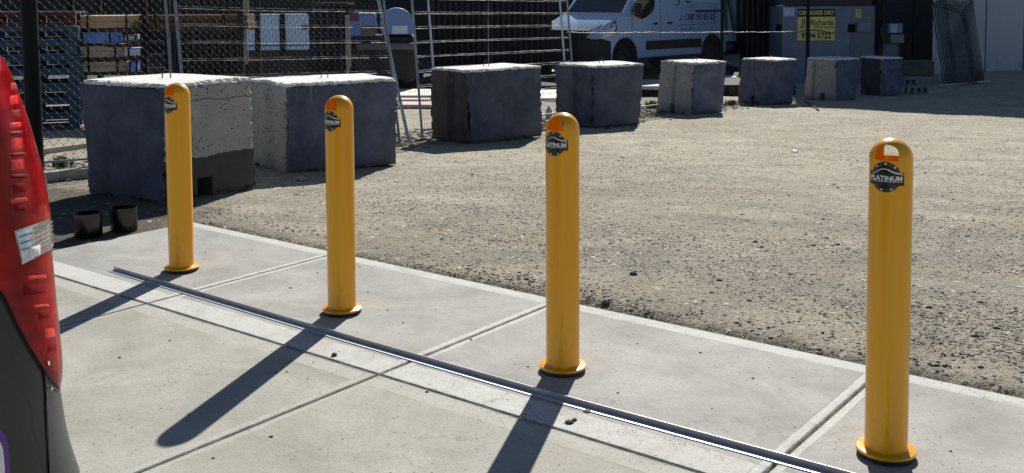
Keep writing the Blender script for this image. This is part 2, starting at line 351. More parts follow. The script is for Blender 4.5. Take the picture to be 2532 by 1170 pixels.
# ------------------------------------------------------------------ ground, slab
D = Vector((.79318, -.60899, 0)); N = Vector((.60899, .79318, 0)); OB = Vector((-1.85874, 5.66412, 0)); SP = 1.29111
LOC = Matrix.Translation(OB) @ Matrix.Rotation(math.atan2(D.y, D.x), 4, 'Z')
def loc(s, t, z=0): return OB+D*s+N*t+Vector((0, 0, z))
def axis(lo, hi, step, far):
    a = list(np.arange(lo, hi+1e-6, step)); g = step; l = lo; h = hi
    L_ = []; H_ = []
    while l > -far or h < far:
        g *= 1.5; l -= g; h += g; L_.append(l); H_.append(h)
    return np.array(L_[::-1]+a+H_)
gx = axis(-8, 13, .07, 600); gy = axis(1.6, 23.6, .07, 600)
def ground_h(x, y):
    h = gz(y)
    v = Vector((x, y, 0)); s = (v-OB).dot(D); t = (v-OB).dot(N)
    if -12 < x < 16 and -2 < y < 26:
        a = .020*noise.noise(Vector((x*.55, y*.55, 0)))+.010*noise.noise(Vector((x*1.9, y*1.9, 3)))+.007*noise.noise(Vector((x*6, y*6, 5)))
        edge = min(max((t-.795)/.5, -(s+1.0)/.4, 0), 1)
        rough = math.exp(-((t-.98)/.16)**2)*max(0, noise.noise(Vector((s*.5, 0, 9)))+.25)
        a = a*edge+.03*rough*max(0, noise.noise(Vector((x*9, y*9, 1)))+.3)
        h += a-.006*(1-edge)
    if t < .80 and (s > -.98 or t < -.49): h -= .10*min(1, max(0, (.80-t)/.02))
    return h
vs = [(x, y, ground_h(x, y)) for y in gy for x in gx]; nx = len(gx)
g = MB(); g.add(vs, [(j*nx+i, j*nx+i+1, (j+1)*nx+i+1, (j+1)*nx+i) for j in range(len(gy)-1) for i in range(nx-1)])
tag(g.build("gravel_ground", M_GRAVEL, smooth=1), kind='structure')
def rect_slab(mb, s0, s1, t0, t1, gap=.0065, ch=.004):
    s0 += gap; s1 -= gap; t0 += gap; t1 -= gap
    def ring(o, z): return [(s0+o, t0+o, z), (s1-o, t0+o, z), (s1-o, t1-o, z), (s0+o, t1-o, z)]
    vs = ring(0, -.09)+ring(0, -ch)+ring(ch, 0)
    fs = [(8, 9, 10, 11)]
    for r in (0, 4): fs += [(r+i, r+(i+1) % 4, r+4+(i+1) % 4, r+4+i) for i in range(4)]
    mb.add(vs, fs)
sl = MB(); ss = [-9, -6, -4.4, -2.8, -1.0, .409, 2.021, 3.612, 5.2, 6.8, 8.4]
for i in range(len(ss)-1):
    if ss[i+1] > -1.2: rect_slab(sl, max(ss[i], -1.0), ss[i+1], -.483, .795)
    rect_slab(sl, ss[i], ss[i+1], -5.2, -.483); rect_slab(sl, ss[i], ss[i+1], -9.5, -5.2)
tag(sl.build("concrete_slab", M_SLAB, M=LOC), kind='structure')
b = MB(); b.box(-9, -9.5, -.14, 8.4, -.49, -.03); b.box(-.99, -.4895, -.14, 8.4, .79, -.03); tag(b.build("slab_joint_filler", M_BASE, M=LOC), kind='structure')
# ------------------------------------------------------------------ loose stones
def stone_cloud(name, pts, sizes, mat, label, cat, seed=1):
    r = np.random.default_rng(seed)
    base = np.array([(0, 0, 1), (.9, 0, .1), (.3, .85, -.05), (-.75, .55, .1), (-.7, -.6, 0), (.35, -.85, .05), (0, 0, -1)], float)
    tri = [(0, 1, 2), (0, 2, 3), (0, 3, 4), (0, 4, 5), (0, 5, 1), (6, 2, 1), (6, 3, 2), (6, 4, 3), (6, 5, 4), (6, 1, 5)]
    n = len(pts); V = np.repeat(base[None], n, 0)*(1+.35*(r.random((n, 7, 3))-.5))
    V[:, :, 2] *= .42; an = r.random(n)*6.283; ca, sa = np.cos(an), np.sin(an)
    x = V[:, :, 0]*ca[:, None]-V[:, :, 1]*sa[:, None]; y = V[:, :, 0]*sa[:, None]+V[:, :, 1]*ca[:, None]
    sc = sizes[:, None]
    V = np.stack([x*sc*(1+.5*r.random(n))[:, None], y*sc, V[:, :, 2]*sc], -1)+pts[:, None, :]
    F = np.array(tri)[None]+7*np.arange(n)[:, None, None]
    me = bpy.data.meshes.new(name); me.vertices.add(n*7); me.vertices.foreach_set("co", V.reshape(-1))
    nf = n*10; me.loops.add(nf*3); me.polygons.add(nf); me.loops.foreach_set("vertex_index", F.reshape(-1).astype(np.int32))
    me.polygons.foreach_set("loop_start", (np.arange(nf)*3).astype(np.int32)); me.update(); me.validate()
    me.materials.append(mat); o = bpy.data.objects.new(name, me); COL.objects.link(o)
    return tag(o, label, cat, kind='stuff')
def scatter(n, fn, smin, smax, pw=3, sink=.3):
    pts = []; sz = []
    while len(pts) < n:
        x, y, ok = fn()
        if not ok: continue
        s = smin+(smax-smin)*random.random()**pw
        pts.append((x, y, ground_h(x, y)+s*.55*(1-2*sink)*.5)); sz.append(s)
    return np.array(pts), np.array(sz)
def f_yard():
    y = 3.0+15*random.random()**2.3; x = (-.55+1.12*random.random())*y
    t = (Vector((x, y, 0))-OB).dot(N); return x, y, t > .81 and noise.noise(Vector(((x*D.x+y*D.y)*.5, (x*N.x+y*N.y)*1.9, 2)))*1.6+.45 > random.random()
p, s = scatter(56000, f_yard, .0025, .0085, 3); stone_cloud("gravel", p, s, M_STONE, "loose tan and grey gravel spread over the yard", "gravel", 1)
def f_edge():
    s = -2+9*random.random(); t = .83+abs(random.gauss(0, .16))
    v = loc(s, t); m = noise.noise(Vector((s*.9, t*2, 4)))+.15
    return v.x, v.y, random.random() < m*1.1-.05
p, s = scatter(2200, f_edge, .003, .010, 2.5); stone_cloud("dirt_clods", p, s, M_DARKSTONE, "brown dirt crumbs along the slab edge", "dirt", 2)
def f_dark():
    y = 3.4+9*random.random()**1.6; x = (-.45+1.*random.random())*y
    t = (Vector((x, y, 0))-OB).dot(N); return x, y, t > .84 and noise.noise(Vector((x*.8, y*.8, 8)))+.35 > random.random()
p, s = scatter(420, f_dark, .006, .018, 3); stone_cloud("dark_pebbles", p, s, M_DARKSTONE, "scattered dark pebbles lying in the gravel", "pebbles", 3)
def f_slab():
    s = -1.5+7*random.random(); t = -2.6+3.3*random.random(); v = loc(s, t); return v.x, v.y, True
pts = []; sz = []
for _ in range(520):
    x, y, _k = f_slab(); k = .0012+.006*random.random()**6; pts.append((x, y, k*.3)); sz.append(k)
stone_cloud("slab_grit", np.array(pts), np.array(sz), M_DARKSTONE, "fine grit strewn on the concrete slab", "grit", 4)
# a few bits one can point to on the slab
def lump(name, u, v, size, mat, label, cat, flat=.6, seed=0):
    c = G(u, v); bm = bmesh.new(); bmesh.ops.create_icosphere(bm, subdivisions=3, radius=1)
    for q in bm.verts:
        k = 1+.5*noise.noise(q.co*1.7+Vector((seed, 0, 0)))+.2*noise.noise(q.co*5+Vector((seed, 3, 0)))
        q.co = Vector((q.co.x*size*k*1.3, q.co.y*size*k, (q.co.z*k*flat+flat*.7)*size))
    me = bpy.data.meshes.new(name); bm.to_mesh(me); bm.free(); me.materials.append(mat)
    o = bpy.data.objects.new(name, me); COL.objects.link(o); o.location = c; return tag(o, label, cat)
lump("pebble", 826, 880, .009, M_DARKSTONE, "grey pebble on the pale band left of the second bollard's shadow end", "pebble", .8, 1)
lump("dirt_clod", 1408, 1046, .011, M_DARKSTONE, "crumbly dark dirt clod on the pale strip right of the third bollard's shadow", "dirt clod", .5, 2)
lump("dirt_clod", 1420, 1040, .008, M_DARKSTONE, "smaller dirt crumb touching the crumbly clod beside the third shadow", "dirt clod", .5, 3)
lump("stone_chip", 1452, 1018, .010, M_STONE, "pale stone chip lying against the metal angle", "stone", .4, 4)
lump("stone_chip", 745, 447, .045, M_STONE, "white stone chunk on the gravel right of the largest concrete block", "stone", .5, 5)
lump("stone_chip", 1497, 752, .017, M_DARKSTONE, "black stone on the gravel right of the third bollard", "stone", .7, 6)
lump("stone_chip", 1566, 680, .014, M_DARKSTONE, "small dark stone on the open gravel beyond the edge band", "stone", .7, 7)
lump("litter_scrap", 1964, 377, .03, M_STKW, "white scrap of litter out on the gravel left of the last bollard", "litter", .5, 8)
# ------------------------------------------------------------------ aluminium angle
a = MB()
prof = [(.024, 0.001), (.024, .022), (.0222, .022), (.0222, .0035), (-.0105, .0035), (-.0105, 0.001)]
Ls = [(-.30, -.252), (1.6, -.284), (2.65, -.288), (3.7, -.265), (6.4, -.215)]
vv = [(s_, t_+dt, z_) for (s_, t_) in Ls for dt, z_ in prof]; k = len(prof)
ff = [(i*k+j, i*k+(j+1) % k, (i+1)*k+(j+1) % k, (i+1)*k+j) for i in range(len(Ls)-1) for j in range(k)]
ff += [tuple(range(k-1, -1, -1)), tuple(range((len(Ls)-1)*k, len(Ls)*k))]
a.add(vv, ff); o = a.build("metal_angle", M_ALU, M=LOC); tag(o, "long thin silvery metal angle lying across the slab in front of the bollards", "metal strip")
# ------------------------------------------------------------------ bollards
HB = 1.047; RB = .0675
def make_bollard():
    # outer skin and inner skin of a domed tube, slot cut through the dome
    prof = [(RB, .022)]+[(RB, z) for z in np.linspace(.06, HB-RB, 18)]
    prof += [(RB*math.cos(t), HB-RB+RB*math.sin(t)) for t in np.linspace(.12, math.pi/2-.02, 14)]
    ri = RB-.004
    inner = [(ri, .022)]+[(ri, z) for z in np.linspace(.06, HB-RB, 18)]
    inner += [(ri*math.cos(t), HB-RB+ri*math.sin(t)) for t in np.linspace(.12, math.pi/2-.02, 14)]
    mb = MB(); n = 64; mb.lathe(prof, n); no = len(mb.v)
    mb.f.append(tuple(no-n+i for i in range(n))); mb.m.append(0)
    st = len(mb.v); mb2 = MB(); mb2.lathe(inner, n)
    mb.add(mb2.v, [tuple(reversed(f)) for f in mb2.f]); ni = len(mb.v)
    mb.f.append(tuple(ni-1-i for i in range(n))); mb.m.append(0)
    for i in range(n): mb.f.append((i, st+i, st+(i+1) % n, (i+1) % n)); mb.m.append(0)
    o = mb.build("tube", M_YEL, smooth=40)
    # cutter along local Y (the axis the stickers face)
    c = MB(); hw = .037; zb = HB-.066; pts = [(-hw, zb), (hw, zb)]
    for t in np.linspace(.12, math.pi-.12, 16): pts.append((hw*math.cos(t)*.98, zb+.020+.029*math.sin(t)))
    m = len(pts); c.add([(x, y, z) for y in (-.12, .12) for x, z in pts], [tuple(range(m)), tuple(range(2*m-1, m-1, -1))]+[(i, m+i, m+(i+1) % m, (i+1) % m) for i in range(m)])
    cu = c.build("cut", M_YEL); bm = bmesh.new(); bm.from_mesh(cu.data); bmesh.ops.recalc_face_normals(bm, faces=bm.faces); bm.to_mesh(cu.data); bm.free()
    bm = bmesh.new(); bm.from_mesh(o.data); bmesh.ops.recalc_face_normals(bm, faces=bm.faces); bm.to_mesh(o.data); bm.free()
    boolean(o, [cu]); o.data.polygons.foreach_set("use_smooth", [True]*len(o.data.polygons)); o.data.set_sharp_from_angle(angle=R(35))
    fl = MB(); fl.lathe([(RB-.001, .030), (RB+.004, .0265), (.090, .0262), (.0945, .024), (.095, .019), (.094, .0165), (.05, .0165)], 64)
    fl_o = fl.build("base_flange", M_YEL, smooth=40)
    ga = MB(); ga.lathe([(.05, .016), (.089, .016), (.0905, .014), (.0915, .002), (.05, .001)], 64); ga_o = ga.build("rubber_seat", M_BLACKRUB, smooth=40)
    # curved sticker
    zc = HB-.118
    def cyl(r): return lambda x, y: Vector((r*math.sin(x/RB), -r*math.cos(x/RB), zc+y))
    k = MB(); f0 = cyl(RB+.0004); f1 = cyl(RB+.0008); f2 = cyl(RB+.0012)
    def disc(fn, r0, r1, mi, n=48, rings=5, ymax=9, ymin=-9):
        k.grid(lambda a_, b_: fn((r0+(r1-r0)*b_)*math.cos(a_*2*math.pi), (r0+(r1-r0)*b_)*math.sin(a_*2*math.pi)), n, rings, mi)
    disc(f0, .0005, .049, 0); disc(f1, .0385, .048, 1, rings=2)
    f3 = cyl(RB+.0010)
    for j in range(26):           # lettering ring, too small to read
        t0 = 2*math.pi*(j+.2)/26; t1 = t0+.11
        if abs(math.sin(t0)) < .3: continue
        k.grid(lambda a_, b_: f3((.040+.0055*b_)*math.cos(t0+(t1-t0)*a_), (.040+.0055*b_)*math.sin(t0+(t1-t0)*a_)), 1, 1, 0 if j % 3 else 2)
    k.grid(lambda a_, b_: f2(-.0585+.117*a_, -.0265+.041*b_), 24, 2, 0)                  # banner
    f4 = cyl(RB+.0016)
    k.grid(lambda a_, b_: f4(.052+.006*a_, -.025+.010*b_), 2, 1, 3)
    k.grid(lambda a_, b_: f4(.050+.008*a_, .006+.008*b_), 2, 1, 3)
    text(k, "PLATINUM", .0205, lambda x, y: f4(x, y-.0045), 2, bold=.0007, xs=1.08)
    k.grid(lambda a_, b_: f4(-.054+.106*a_, -.0150+.0016*b_), 20, 1, 2)
    text(k, "BOLLARDS", .0075, lambda x, y: f4(x, y-.0205), 1, xs=1.7, space=1.3)
    sw = [(-.044, .0085), (-.034, .0115), (-.026, .016), (-.016, .0235), (-.004, .0265), (.008, .0245), (.020, .0185), (.030, .0145), (.044, .0125), (.054, .0085)]
    for (x0, y0), (x1, y1) in zip(sw[:-1], sw[1:]):
        wd = .0012 if x0 < 0 else .0021
        k.grid(lambda a_, b_: f4(x0+(x1-x0)*a_, y0+(y1-y0)*a_-wd+2*wd*b_), 3, 1, 2)
    st_o = k.build("label_sticker", [M_STK, M_STKG, M_STKW, M_STKR], smooth=0)
    return [o, fl_o, ga_o, st_o]
bl = ["yellow bollard farthest from the camera, in front of the largest concrete block",
      "yellow bollard in front of the second concrete block, second from the red tail light",
      "yellow bollard whose top nearly touches the gap between two dark concrete blocks",
      "nearest and largest yellow bollard, standing at the right with open gravel behind it"]
parts0 = make_bollard(); rz0 = math.atan2(D.y, D.x)
for i in range(4):
    e = empty("bollard", OB+D*SP*i, bl[i], "bollard", "yellow bollards in a row along the slab edge", rz0+R(3))
    for q in parts0:
        c = q if i == 0 else q.copy()
        if i: COL.objects.link(c)
        c.parent = e
# ------------------------------------------------------------------ concrete blocks
BD = [  # near-corner x,y, rotation, left length, right length, height, px corrections {corner: dx}
 (-2.625, 7.664, .551, .965, .886, .901, dict(NB=3, LB=-9, RB=-13, NT=-3, LT=9, RT=-4)),
 (-2.116, 9.385, .995, .857, 1.173, .834, dict(RB=6, NT=-6, LT=16, LB=14, RT=-1, BT=-6)),
 (-.557, 12.088, .837, .73, 1.221, .877, dict(NB=-2, RB=-2, NT=2, RT=2)),
 (1.043, 14.188, 1.031, .848, .944, .871, dict(NB=-4, RB=11, LB=5, NT=-6, LT=6, RT=-1, BT=-11)),
 (2.869, 16.797, 1.018, .792, .794, .855, dict(RB=9, LB=10, NT=-8, LT=-2, RT=-1, BT=-9)),
 (4.713, 19.208, 1.134, .815, .707, .847, dict(NB=11, RB=8, LB=7, NT=-16, LT=-1, RT=-1, BT=-6)),
 (6.301, 20.248, 1.03, .75, .716, .842, dict(NB=-4, RB=6, LB=7, NT=-2, LT=-1, RT=1, BT=-7)),
 (7.877, 22.09, 1.166, .723, .543, .828, dict(NB=3, RB=-2, LB=-4, NT=4, LT=-4, RT=-4, BT=7)),
]
BI = [  # left face, right face, tints, notch (face, centre, half width), groove on left face
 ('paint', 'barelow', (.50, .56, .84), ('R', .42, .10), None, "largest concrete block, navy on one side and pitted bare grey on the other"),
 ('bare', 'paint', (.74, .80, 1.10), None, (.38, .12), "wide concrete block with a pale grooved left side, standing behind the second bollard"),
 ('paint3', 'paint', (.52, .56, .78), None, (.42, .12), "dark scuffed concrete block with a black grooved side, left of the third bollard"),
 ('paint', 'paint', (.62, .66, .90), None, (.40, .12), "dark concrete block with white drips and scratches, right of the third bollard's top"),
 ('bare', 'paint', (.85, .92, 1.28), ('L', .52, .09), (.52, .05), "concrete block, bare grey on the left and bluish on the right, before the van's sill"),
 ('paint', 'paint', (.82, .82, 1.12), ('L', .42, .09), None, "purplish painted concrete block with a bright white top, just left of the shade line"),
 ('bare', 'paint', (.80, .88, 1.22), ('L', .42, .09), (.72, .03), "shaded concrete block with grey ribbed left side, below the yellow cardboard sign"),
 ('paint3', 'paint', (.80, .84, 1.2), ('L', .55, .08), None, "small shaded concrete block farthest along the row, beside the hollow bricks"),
]
def make_block(i):
    x, y, th, la, lw, h, cor = BD[i]; lk, rk, tint, notch, groove, label = BI[i]
    e1 = Vector((-math.cos(th), math.sin(th), 0)); e2 = Vector((math.sin(th), math.cos(th), 0)); z0 = gz(y)-.02
    Nn = Vector((x, y, z0)); C = {'N': Nn, 'L': Nn+e1*la, 'R': Nn+e2*lw, 'B': Nn+e1*la+e2*lw}; cen = (C['L']+C['R'])/2
    K = {}
    for k_, p in C.items():
        for s_, z in (('B', 0), ('T', h+.02)):
            q = p.copy(); q.z = z0+z; dx = cor.get(k_+s_, 0)*-1.
            if k_+s_ not in cor and k_ == 'B': dx = 0
            q.x += dx*q.y/FPX; K[k_+s_] = q-cen
    def tri(u, v, w):     # u: N->R, v: N->L, w up
        lo = K['NB']*(1-u)*(1-v)+K['RB']*u*(1-v)+K['LB']*(1-u)*v+K['BB']*u*v
        hi = K['NT']*(1-u)*(1-v)+K['RT']*u*(1-v)+K['LT']*(1-u)*v+K['BT']*u*v
        return lo*(1-w)+hi*w
    n = 60 if i < 4 else 30
    mb = MB(); so = Vector((i*7.3, i*3.1, i))
    def disp(u, v, w):
        p = tri(u, v, w)
        # distance to faces
        du = min(u, 1-u)*lw; dv = min(v, 1-v)*la; dw = min(w, 1-w)*h
        ds = sorted((du, dv, dw)); c = Vector(((0.5-u), (0.5-v), (0.5-w)))
        ctr = tri(.5, .5, .5); inward = (ctr-p)
        chip = noise.noise((p+so)*9)+.6*noise.noise((p+so)*23)
        e = max(0, 1-(ds[1])/.045)
        amt = e*(.010+.125*max(0, chip-.06)+.024*abs(noise.noise((p+so)*33)))
        if i == 0 and w > .8 and u < .15 and v < .15: amt += e*.012*(1+noise.noise(p*30))
        p = p+inward.normalized()*amt
        p += Vector((noise.noise((p+so)*3.1), noise.noise((p+so)*3.1+Vector((5, 0, 0))), noise.noise((p+so)*3.3+Vector((0, 5, 0)))*.8))*.007
        if groove and u == 0 and abs(v-groove[0]) < groove[1]:
            p += (tri(.5, v, w)-tri(0, v, w)).normalized()*.045*min(1, (groove[1]-abs(v-groove[0]))/groove[1]*2.5)
        return p
    faces = [(lambda a_, b_: disp(0, 1-a_, b_), 1), (lambda a_, b_: disp(a_, 0, b_), 2), (lambda a_, b_: disp(a_, b_, 1), 0),
             (lambda a_, b_: disp(1, a_, b_), 2), (lambda a_, b_: disp(1-a_, 1, b_), 1), (lambda a_, b_: disp(a_, 1-b_, 0), 2)]
    for fn, mi in faces: mb.grid(fn, n, n, mi)
    nm = "concrete_block"
    pt = {'paint': (tint, .5), 'paint2': ((2.3, 2.3, 2.2), .6), 'paint3': ((.42, .40, .40), .3)}
    def mk(kind, s_):
        if kind in ('bare', 'barelow'): return mat_block("block_bare_%s%d" % (s_, i), kind, h)
        return mat_block("block_paint_%s%d" % (s_, i), 'paint', h, pt[kind][0], .9 if i == 3 else pt[kind][1])
    e = empty(nm, cen, label, "concrete block", "concrete blocks in a row along the fence")
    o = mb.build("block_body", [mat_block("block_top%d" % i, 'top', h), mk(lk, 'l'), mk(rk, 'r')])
    bm = bmesh.new(); bm.from_mesh(o.data); bmesh.ops.remove_doubles(bm, verts=bm.verts, dist=.0005); bmesh.ops.recalc_face_normals(bm, faces=bm.faces)
    bm.to_mesh(o.data); bm.free()
    if notch:
        f, c0, hw = notch; c = MB()
        if f == 'R':
            A = tri(c0-hw, -.2, -.02); B_ = tri(c0+hw, -.2, -.02); C_ = tri(c0-hw, .25, -.02); D_ = tri(c0+hw, .25, -.02)
        else:
            A = tri(-.2, c0+hw, -.02); B_ = tri(-.2, c0-hw, -.02); C_ = tri(.25, c0+hw, -.02); D_ = tri(.25, c0-hw, -.02)
        up = Vector((0, 0, .185)); dn = Vector((0, 0, -.1)); sk = .12
        c.add([A+dn, B_+dn, D_+dn, C_+dn, A+up+(B_-A)*sk, B_+up-(B_-A)*sk, D_+up-(B_-A)*sk, C_+up+(B_-A)*sk], [(0, 1, 2, 3), (4, 7, 6, 5), (0, 4, 5, 1), (1, 5, 6, 2), (2, 6, 7, 3), (3, 7, 4, 0)])
        c.m = [2 if f == 'R' else 1]*len(c.f); cu = c.build("cut", list(o.data.materials)); bm = bmesh.new(); bm.from_mesh(cu.data); bmesh.ops.recalc_face_normals(bm, faces=bm.faces); bm.to_mesh(cu.data); bm.free()
        boolean(o, [cu])
    o.parent = e; o.data.polygons.foreach_set("use_smooth", [False]*len(o.data.polygons))
    # lifting loop
    tc = tri(.5, .5, 1); lp = MB(); w_ = .032
    d_ = Vector((1, .15, 0)).normalized()
    pts = [tc-d_*w_+Vector((0, 0, -.03)), tc-d_*w_+Vector((0, 0, .035))]
    pts += [tc+d_*(-w_*math.cos(t))+Vector((0, 0, .035+.028*math.sin(t))) for t in np.linspace(.3, math.pi-.3, 6)]
    pts += [tc+d_*w_+Vector((0, 0, .035)), tc+d_*w_+Vector((0, 0, -.03))]
    lp.path(pts, .0055, 6); lp.build("lifting_loop", M_RUST, e, smooth=1)
for i in range(8): make_block(i)
APR = -.42
m = MB(); m.box(-16, 0, -.3, 6.2, 17, 0); o = m.build("asphalt_apron", simple("old_asphalt", (.06, .06, .062), .9, 0, .3, 3, .4, 60), bevel=.01); o.location = (0, 22.7, APR); tag(o, kind='structure')
# ------------------------------------------------------------------ two black sleeves by the tail light
def black_pot(u, v, d, h, label):
    c = G(u, v); c.y += d/2; e = empty("black_tub", c, label, "tub", "black tubs in the shade of the largest block")
    r = d/2; m = MB(); m.lathe([(0.001, .004), (r*.97, .004), (r*.98, 0), (r, .004), (r, h-.006), (r+.003, h-.006), (r+.003, h), (r-.004, h), (r-.006, .012), (0.001, .012)], 40)
    m.build("tub_wall", simple("glossy_black_plastic", (.005, .005, .005), .28, 0, .1, Coat_Weight=.2), e, smooth=35)
black_pot(205, 592, .172, .152, "shiny black tub nearer the red tail light")
black_pot(295, 577, .168, .155, "shiny black tub nearer the yellow bollard")
# ------------------------------------------------------------------ fences
_a = NT("glint_streaked_wire"); M_GLINT = _a.fin(_a.mix(_a.ramp(_a.noise(7, 3, .7, _a.scale((1, 1, 4))), .44, .58), (.07, .075, .085), (.62, .64, .66)), .5, .4)  # pale and dark stretches in the colour stand in for glints on the wires
def chain(mb, L, H, p, r=.0016, z0=.0, knot=.0072, mi=0):
    nw = int(2*L/p); q = p*.5; ns = int((H-z0)/q)
    for i in range(nw):
        xa, xb = i*q, (i+1)*q; pr = None
        for j in range(ns+1):
            left = (j+i) % 2 == 0
            pt = Vector((xa if left else xb, .003 if left else -.003, z0+j*q))
            if pr is not None: mb.tube(pr, pt, r, 3, mi, cap=False)
            if left:
                k = knot; c = pt
                mb.add([c+Vector((k*.7, 0, 0)), c+Vector((-k*.7, 0, 0)), c+Vector((0, k, 0)), c+Vector((0, -k, 0)), c+Vector((0, 0, k*1.5)), c+Vector((0, 0, -k*1.5))],
                       [(0, 2, 4), (2, 1, 4), (1, 3, 4), (3, 0, 4), (2, 0, 5), (1, 2, 5), (3, 1, 5), (0, 3, 5)], 1)
            pr = pt
def panel(A, B, lean, H, label, chainp=0, kmat=None, weld=False, inner=(), tubes=(True, True), hz=.185, tube_r=.016, mat=M_GALVD, cat="fence panel", drop=None, toprail=True):
    A = Vector(A); B = Vector(B); A.z = gz(A.y)-.02; B.z = gz(B.y)-.02
    if drop is not None: B.z = A.z+(B.z-A.z)*drop
    xa = (B-A); L = xa.length; xa.normalize(); side = Vector((-xa.y, xa.x, 0)).normalized()
    if side.y < 0: side = -side
    up = (Vector((0, 0, math.cos(lean)))+side*math.sin(lean)).normalized(); yy = up.cross(xa).normalized(); up = xa.cross(yy)
    Mx = Matrix(((xa.x, yy.x, up.x, A.x), (xa.y, yy.y, up.y, A.y), (xa.z, yy.z, up.z, A.z), (0, 0, 0, 1)))
    e = bpy.data.objects.new("mesh_fence", None); COL.objects.link(e); e.matrix_world = Mx; e.empty_display_size = .1
    tag(e, label, cat, "temporary fence panels behind the concrete blocks")
    for k_, x in ((0, 0), (1, L)):
        if tubes[k_]: MB().tube((x, 0, 0), (x, 0, H), tube_r, 10).build("frame_tube", mat, e, smooth=40)
    for x in inner: MB().tube((x, 0, 0), (x, 0, H), tube_r*.95, 10).build("frame_tube", M_GALV, e, smooth=40)
    if toprail: MB().tube((0, 0, H-.02), (L, 0, H-.02), tube_r*.8, 8).build("top_rail", mat, e, smooth=40)
    MB().tube((0, 0, .12), (L, 0, .12), tube_r*.7, 8).build("bottom_rail", mat, e, smooth=40)
    if weld:
        m = MB(); z = .085+(0 if weld == 1 else weld)
        while z < H-.05:
            pts = [(x_, -.004, z+.004*noise.noise(Vector((x_*1.3, z*3, L)))) for x_ in np.linspace(0, L, 12)]
            m.path(pts, .0024, 5)
            pts = [(x_, .004, z-.022+.009*noise.noise(Vector((x_*1.1, z*3+7, L)))) for x_ in np.linspace(0, L, 12)]
            m.path(pts, .0015, 4); z += hz
        m.build("horizontal_wires", M_GLINT, e)
        m = MB(); x = .02
        while x < L: m.tube((x, 0, .03), (x+.006*random.uniform(-1, 1), 0, H-.02), .0021, 4); x += .042
        m.build("vertical_wires", M_WIRE, e)
    if chainp:
        m = MB(); chain(m, L, H-.06, chainp, z0=.05); m.build("chain_mesh", [M_WIRE, kmat or M_KNOT], e)
    return e
P0 = Vector((-4.44, 9.5, 0)); P1 = Vector((-1.29, 12.45, 0)); fd = (P1-P0).normalized()
panel(P0-fd*2.6, P0+fd*1.37, R(10), 1.95, "chain link fence panel at the black post, in front of the stacked pallets", chainp=.088, tubes=(True, True), mat=M_GALVD)
panel(P0+fd*1.50, P0+fd*4.18, R(12), 1.95, "leaning mesh fence panel directly behind the two nearest concrete blocks", chainp=.082, weld=.07, mat=M_GALVD)
e = panel((-1.16, 12.85, 0), (.93, 15.55, 0), R(6), 2.05, "wire fence panel with bright horizontal rungs, behind the dark scuffed block", weld=.045, inner=(.30, 3.22), drop=.5)
panel((1.0, 15.6, 0), (4.05, 20.2, 0), R(3), 2.05, "fine chain link fence panel in front of the white van", chainp=.072, kmat=M_WIRE, mat=M_GALVD, tubes=(False, False))
# leaning stay, posts
s_ = MB(); s_.tube(G(1013, 352)+Vector((0, 0, -.05)), P(936, 0, 12.9)+(P(936, 0, 12.9)-G(1013, 352))*.25, .021, 12); tag(s_.build("leaning_pole", M_GALV, smooth=40), "pale leaning steel pole standing in the gravel right of the second concrete block", "pole")
bp = empty("black_post", G(90, 436), "thick black steel post beside the red tail light", "post")
m = MB(); m.tube((0, 0, -.1), (-.035, .02, 2.3), .072, 24); m.build("post_shaft", M_BLKPOST, bp, smooth=40)
m = MB(); m.lathe([(.001, 2.325), (.06, 2.32), (.078, 2.30), (.078, 2.285), (.07, 2.285)], 24, M=Matrix.Translation((-.035, .02, 0))); m.build("post_cap", M_BLKPOST, bp, smooth=40)
for u, y, r_, lb in ((1786, 20.25, .034, "dark fence post in front of the white van's rear quarter"), (1998, 22.1, .042, "dark fence post in front of the yellow cardboard sign")):
    x = (u-PX)/FPX*y; e = empty("fence_post", (x, y, gz(y)), lb, "post"); MB().tube((0, 0, 0), (0, 0, 2.1), r_, 14).build("post_shaft", M_BLKPOST, e, smooth=40)
    MB().lathe([(.001, 2.13), (r_, 2.12), (r_+.006, 2.10), (r_+.006, 2.08), (r_-.002, 2.08)], 16).build("post_cap", M_BLKPOST, e, smooth=40)
m = MB()   # tension wire carried past all panels, with twisted ties
tw = [P(1400, 80, 15.75), P(1600, 80, 17.8), P(1785, 79, 20.2), P(1995, 77, 22.05)]
pts = []
for A_, B_ in zip(tw[:-1], tw[1:]):
    for k_ in range(12):
        q = A_.lerp(B_, k_/12); q.z += -.012*math.sin(k_/12*math.pi)+.005*math.sin(k_*2.1); pts.append(q)
m.path(pts, .0028, 5)
for q0, q1 in zip(pts[:-1], pts[1:]):
    for f in (.1, .6):
        if q0.x < 4.3 or random.random() < .5: m.path([q0.lerp(q1, f)+Vector((0, -.004, -.004)), q0.lerp(q1, f+.12)+Vector((0, -.006, .002)), q0.lerp(q1, f+.24)+Vector((0, -.004, .006))], .0062, 6)
tag(m.build("tension_wire", M_GALV, smooth=1), "thin bright wire strung between the dark posts across the van", "wire")
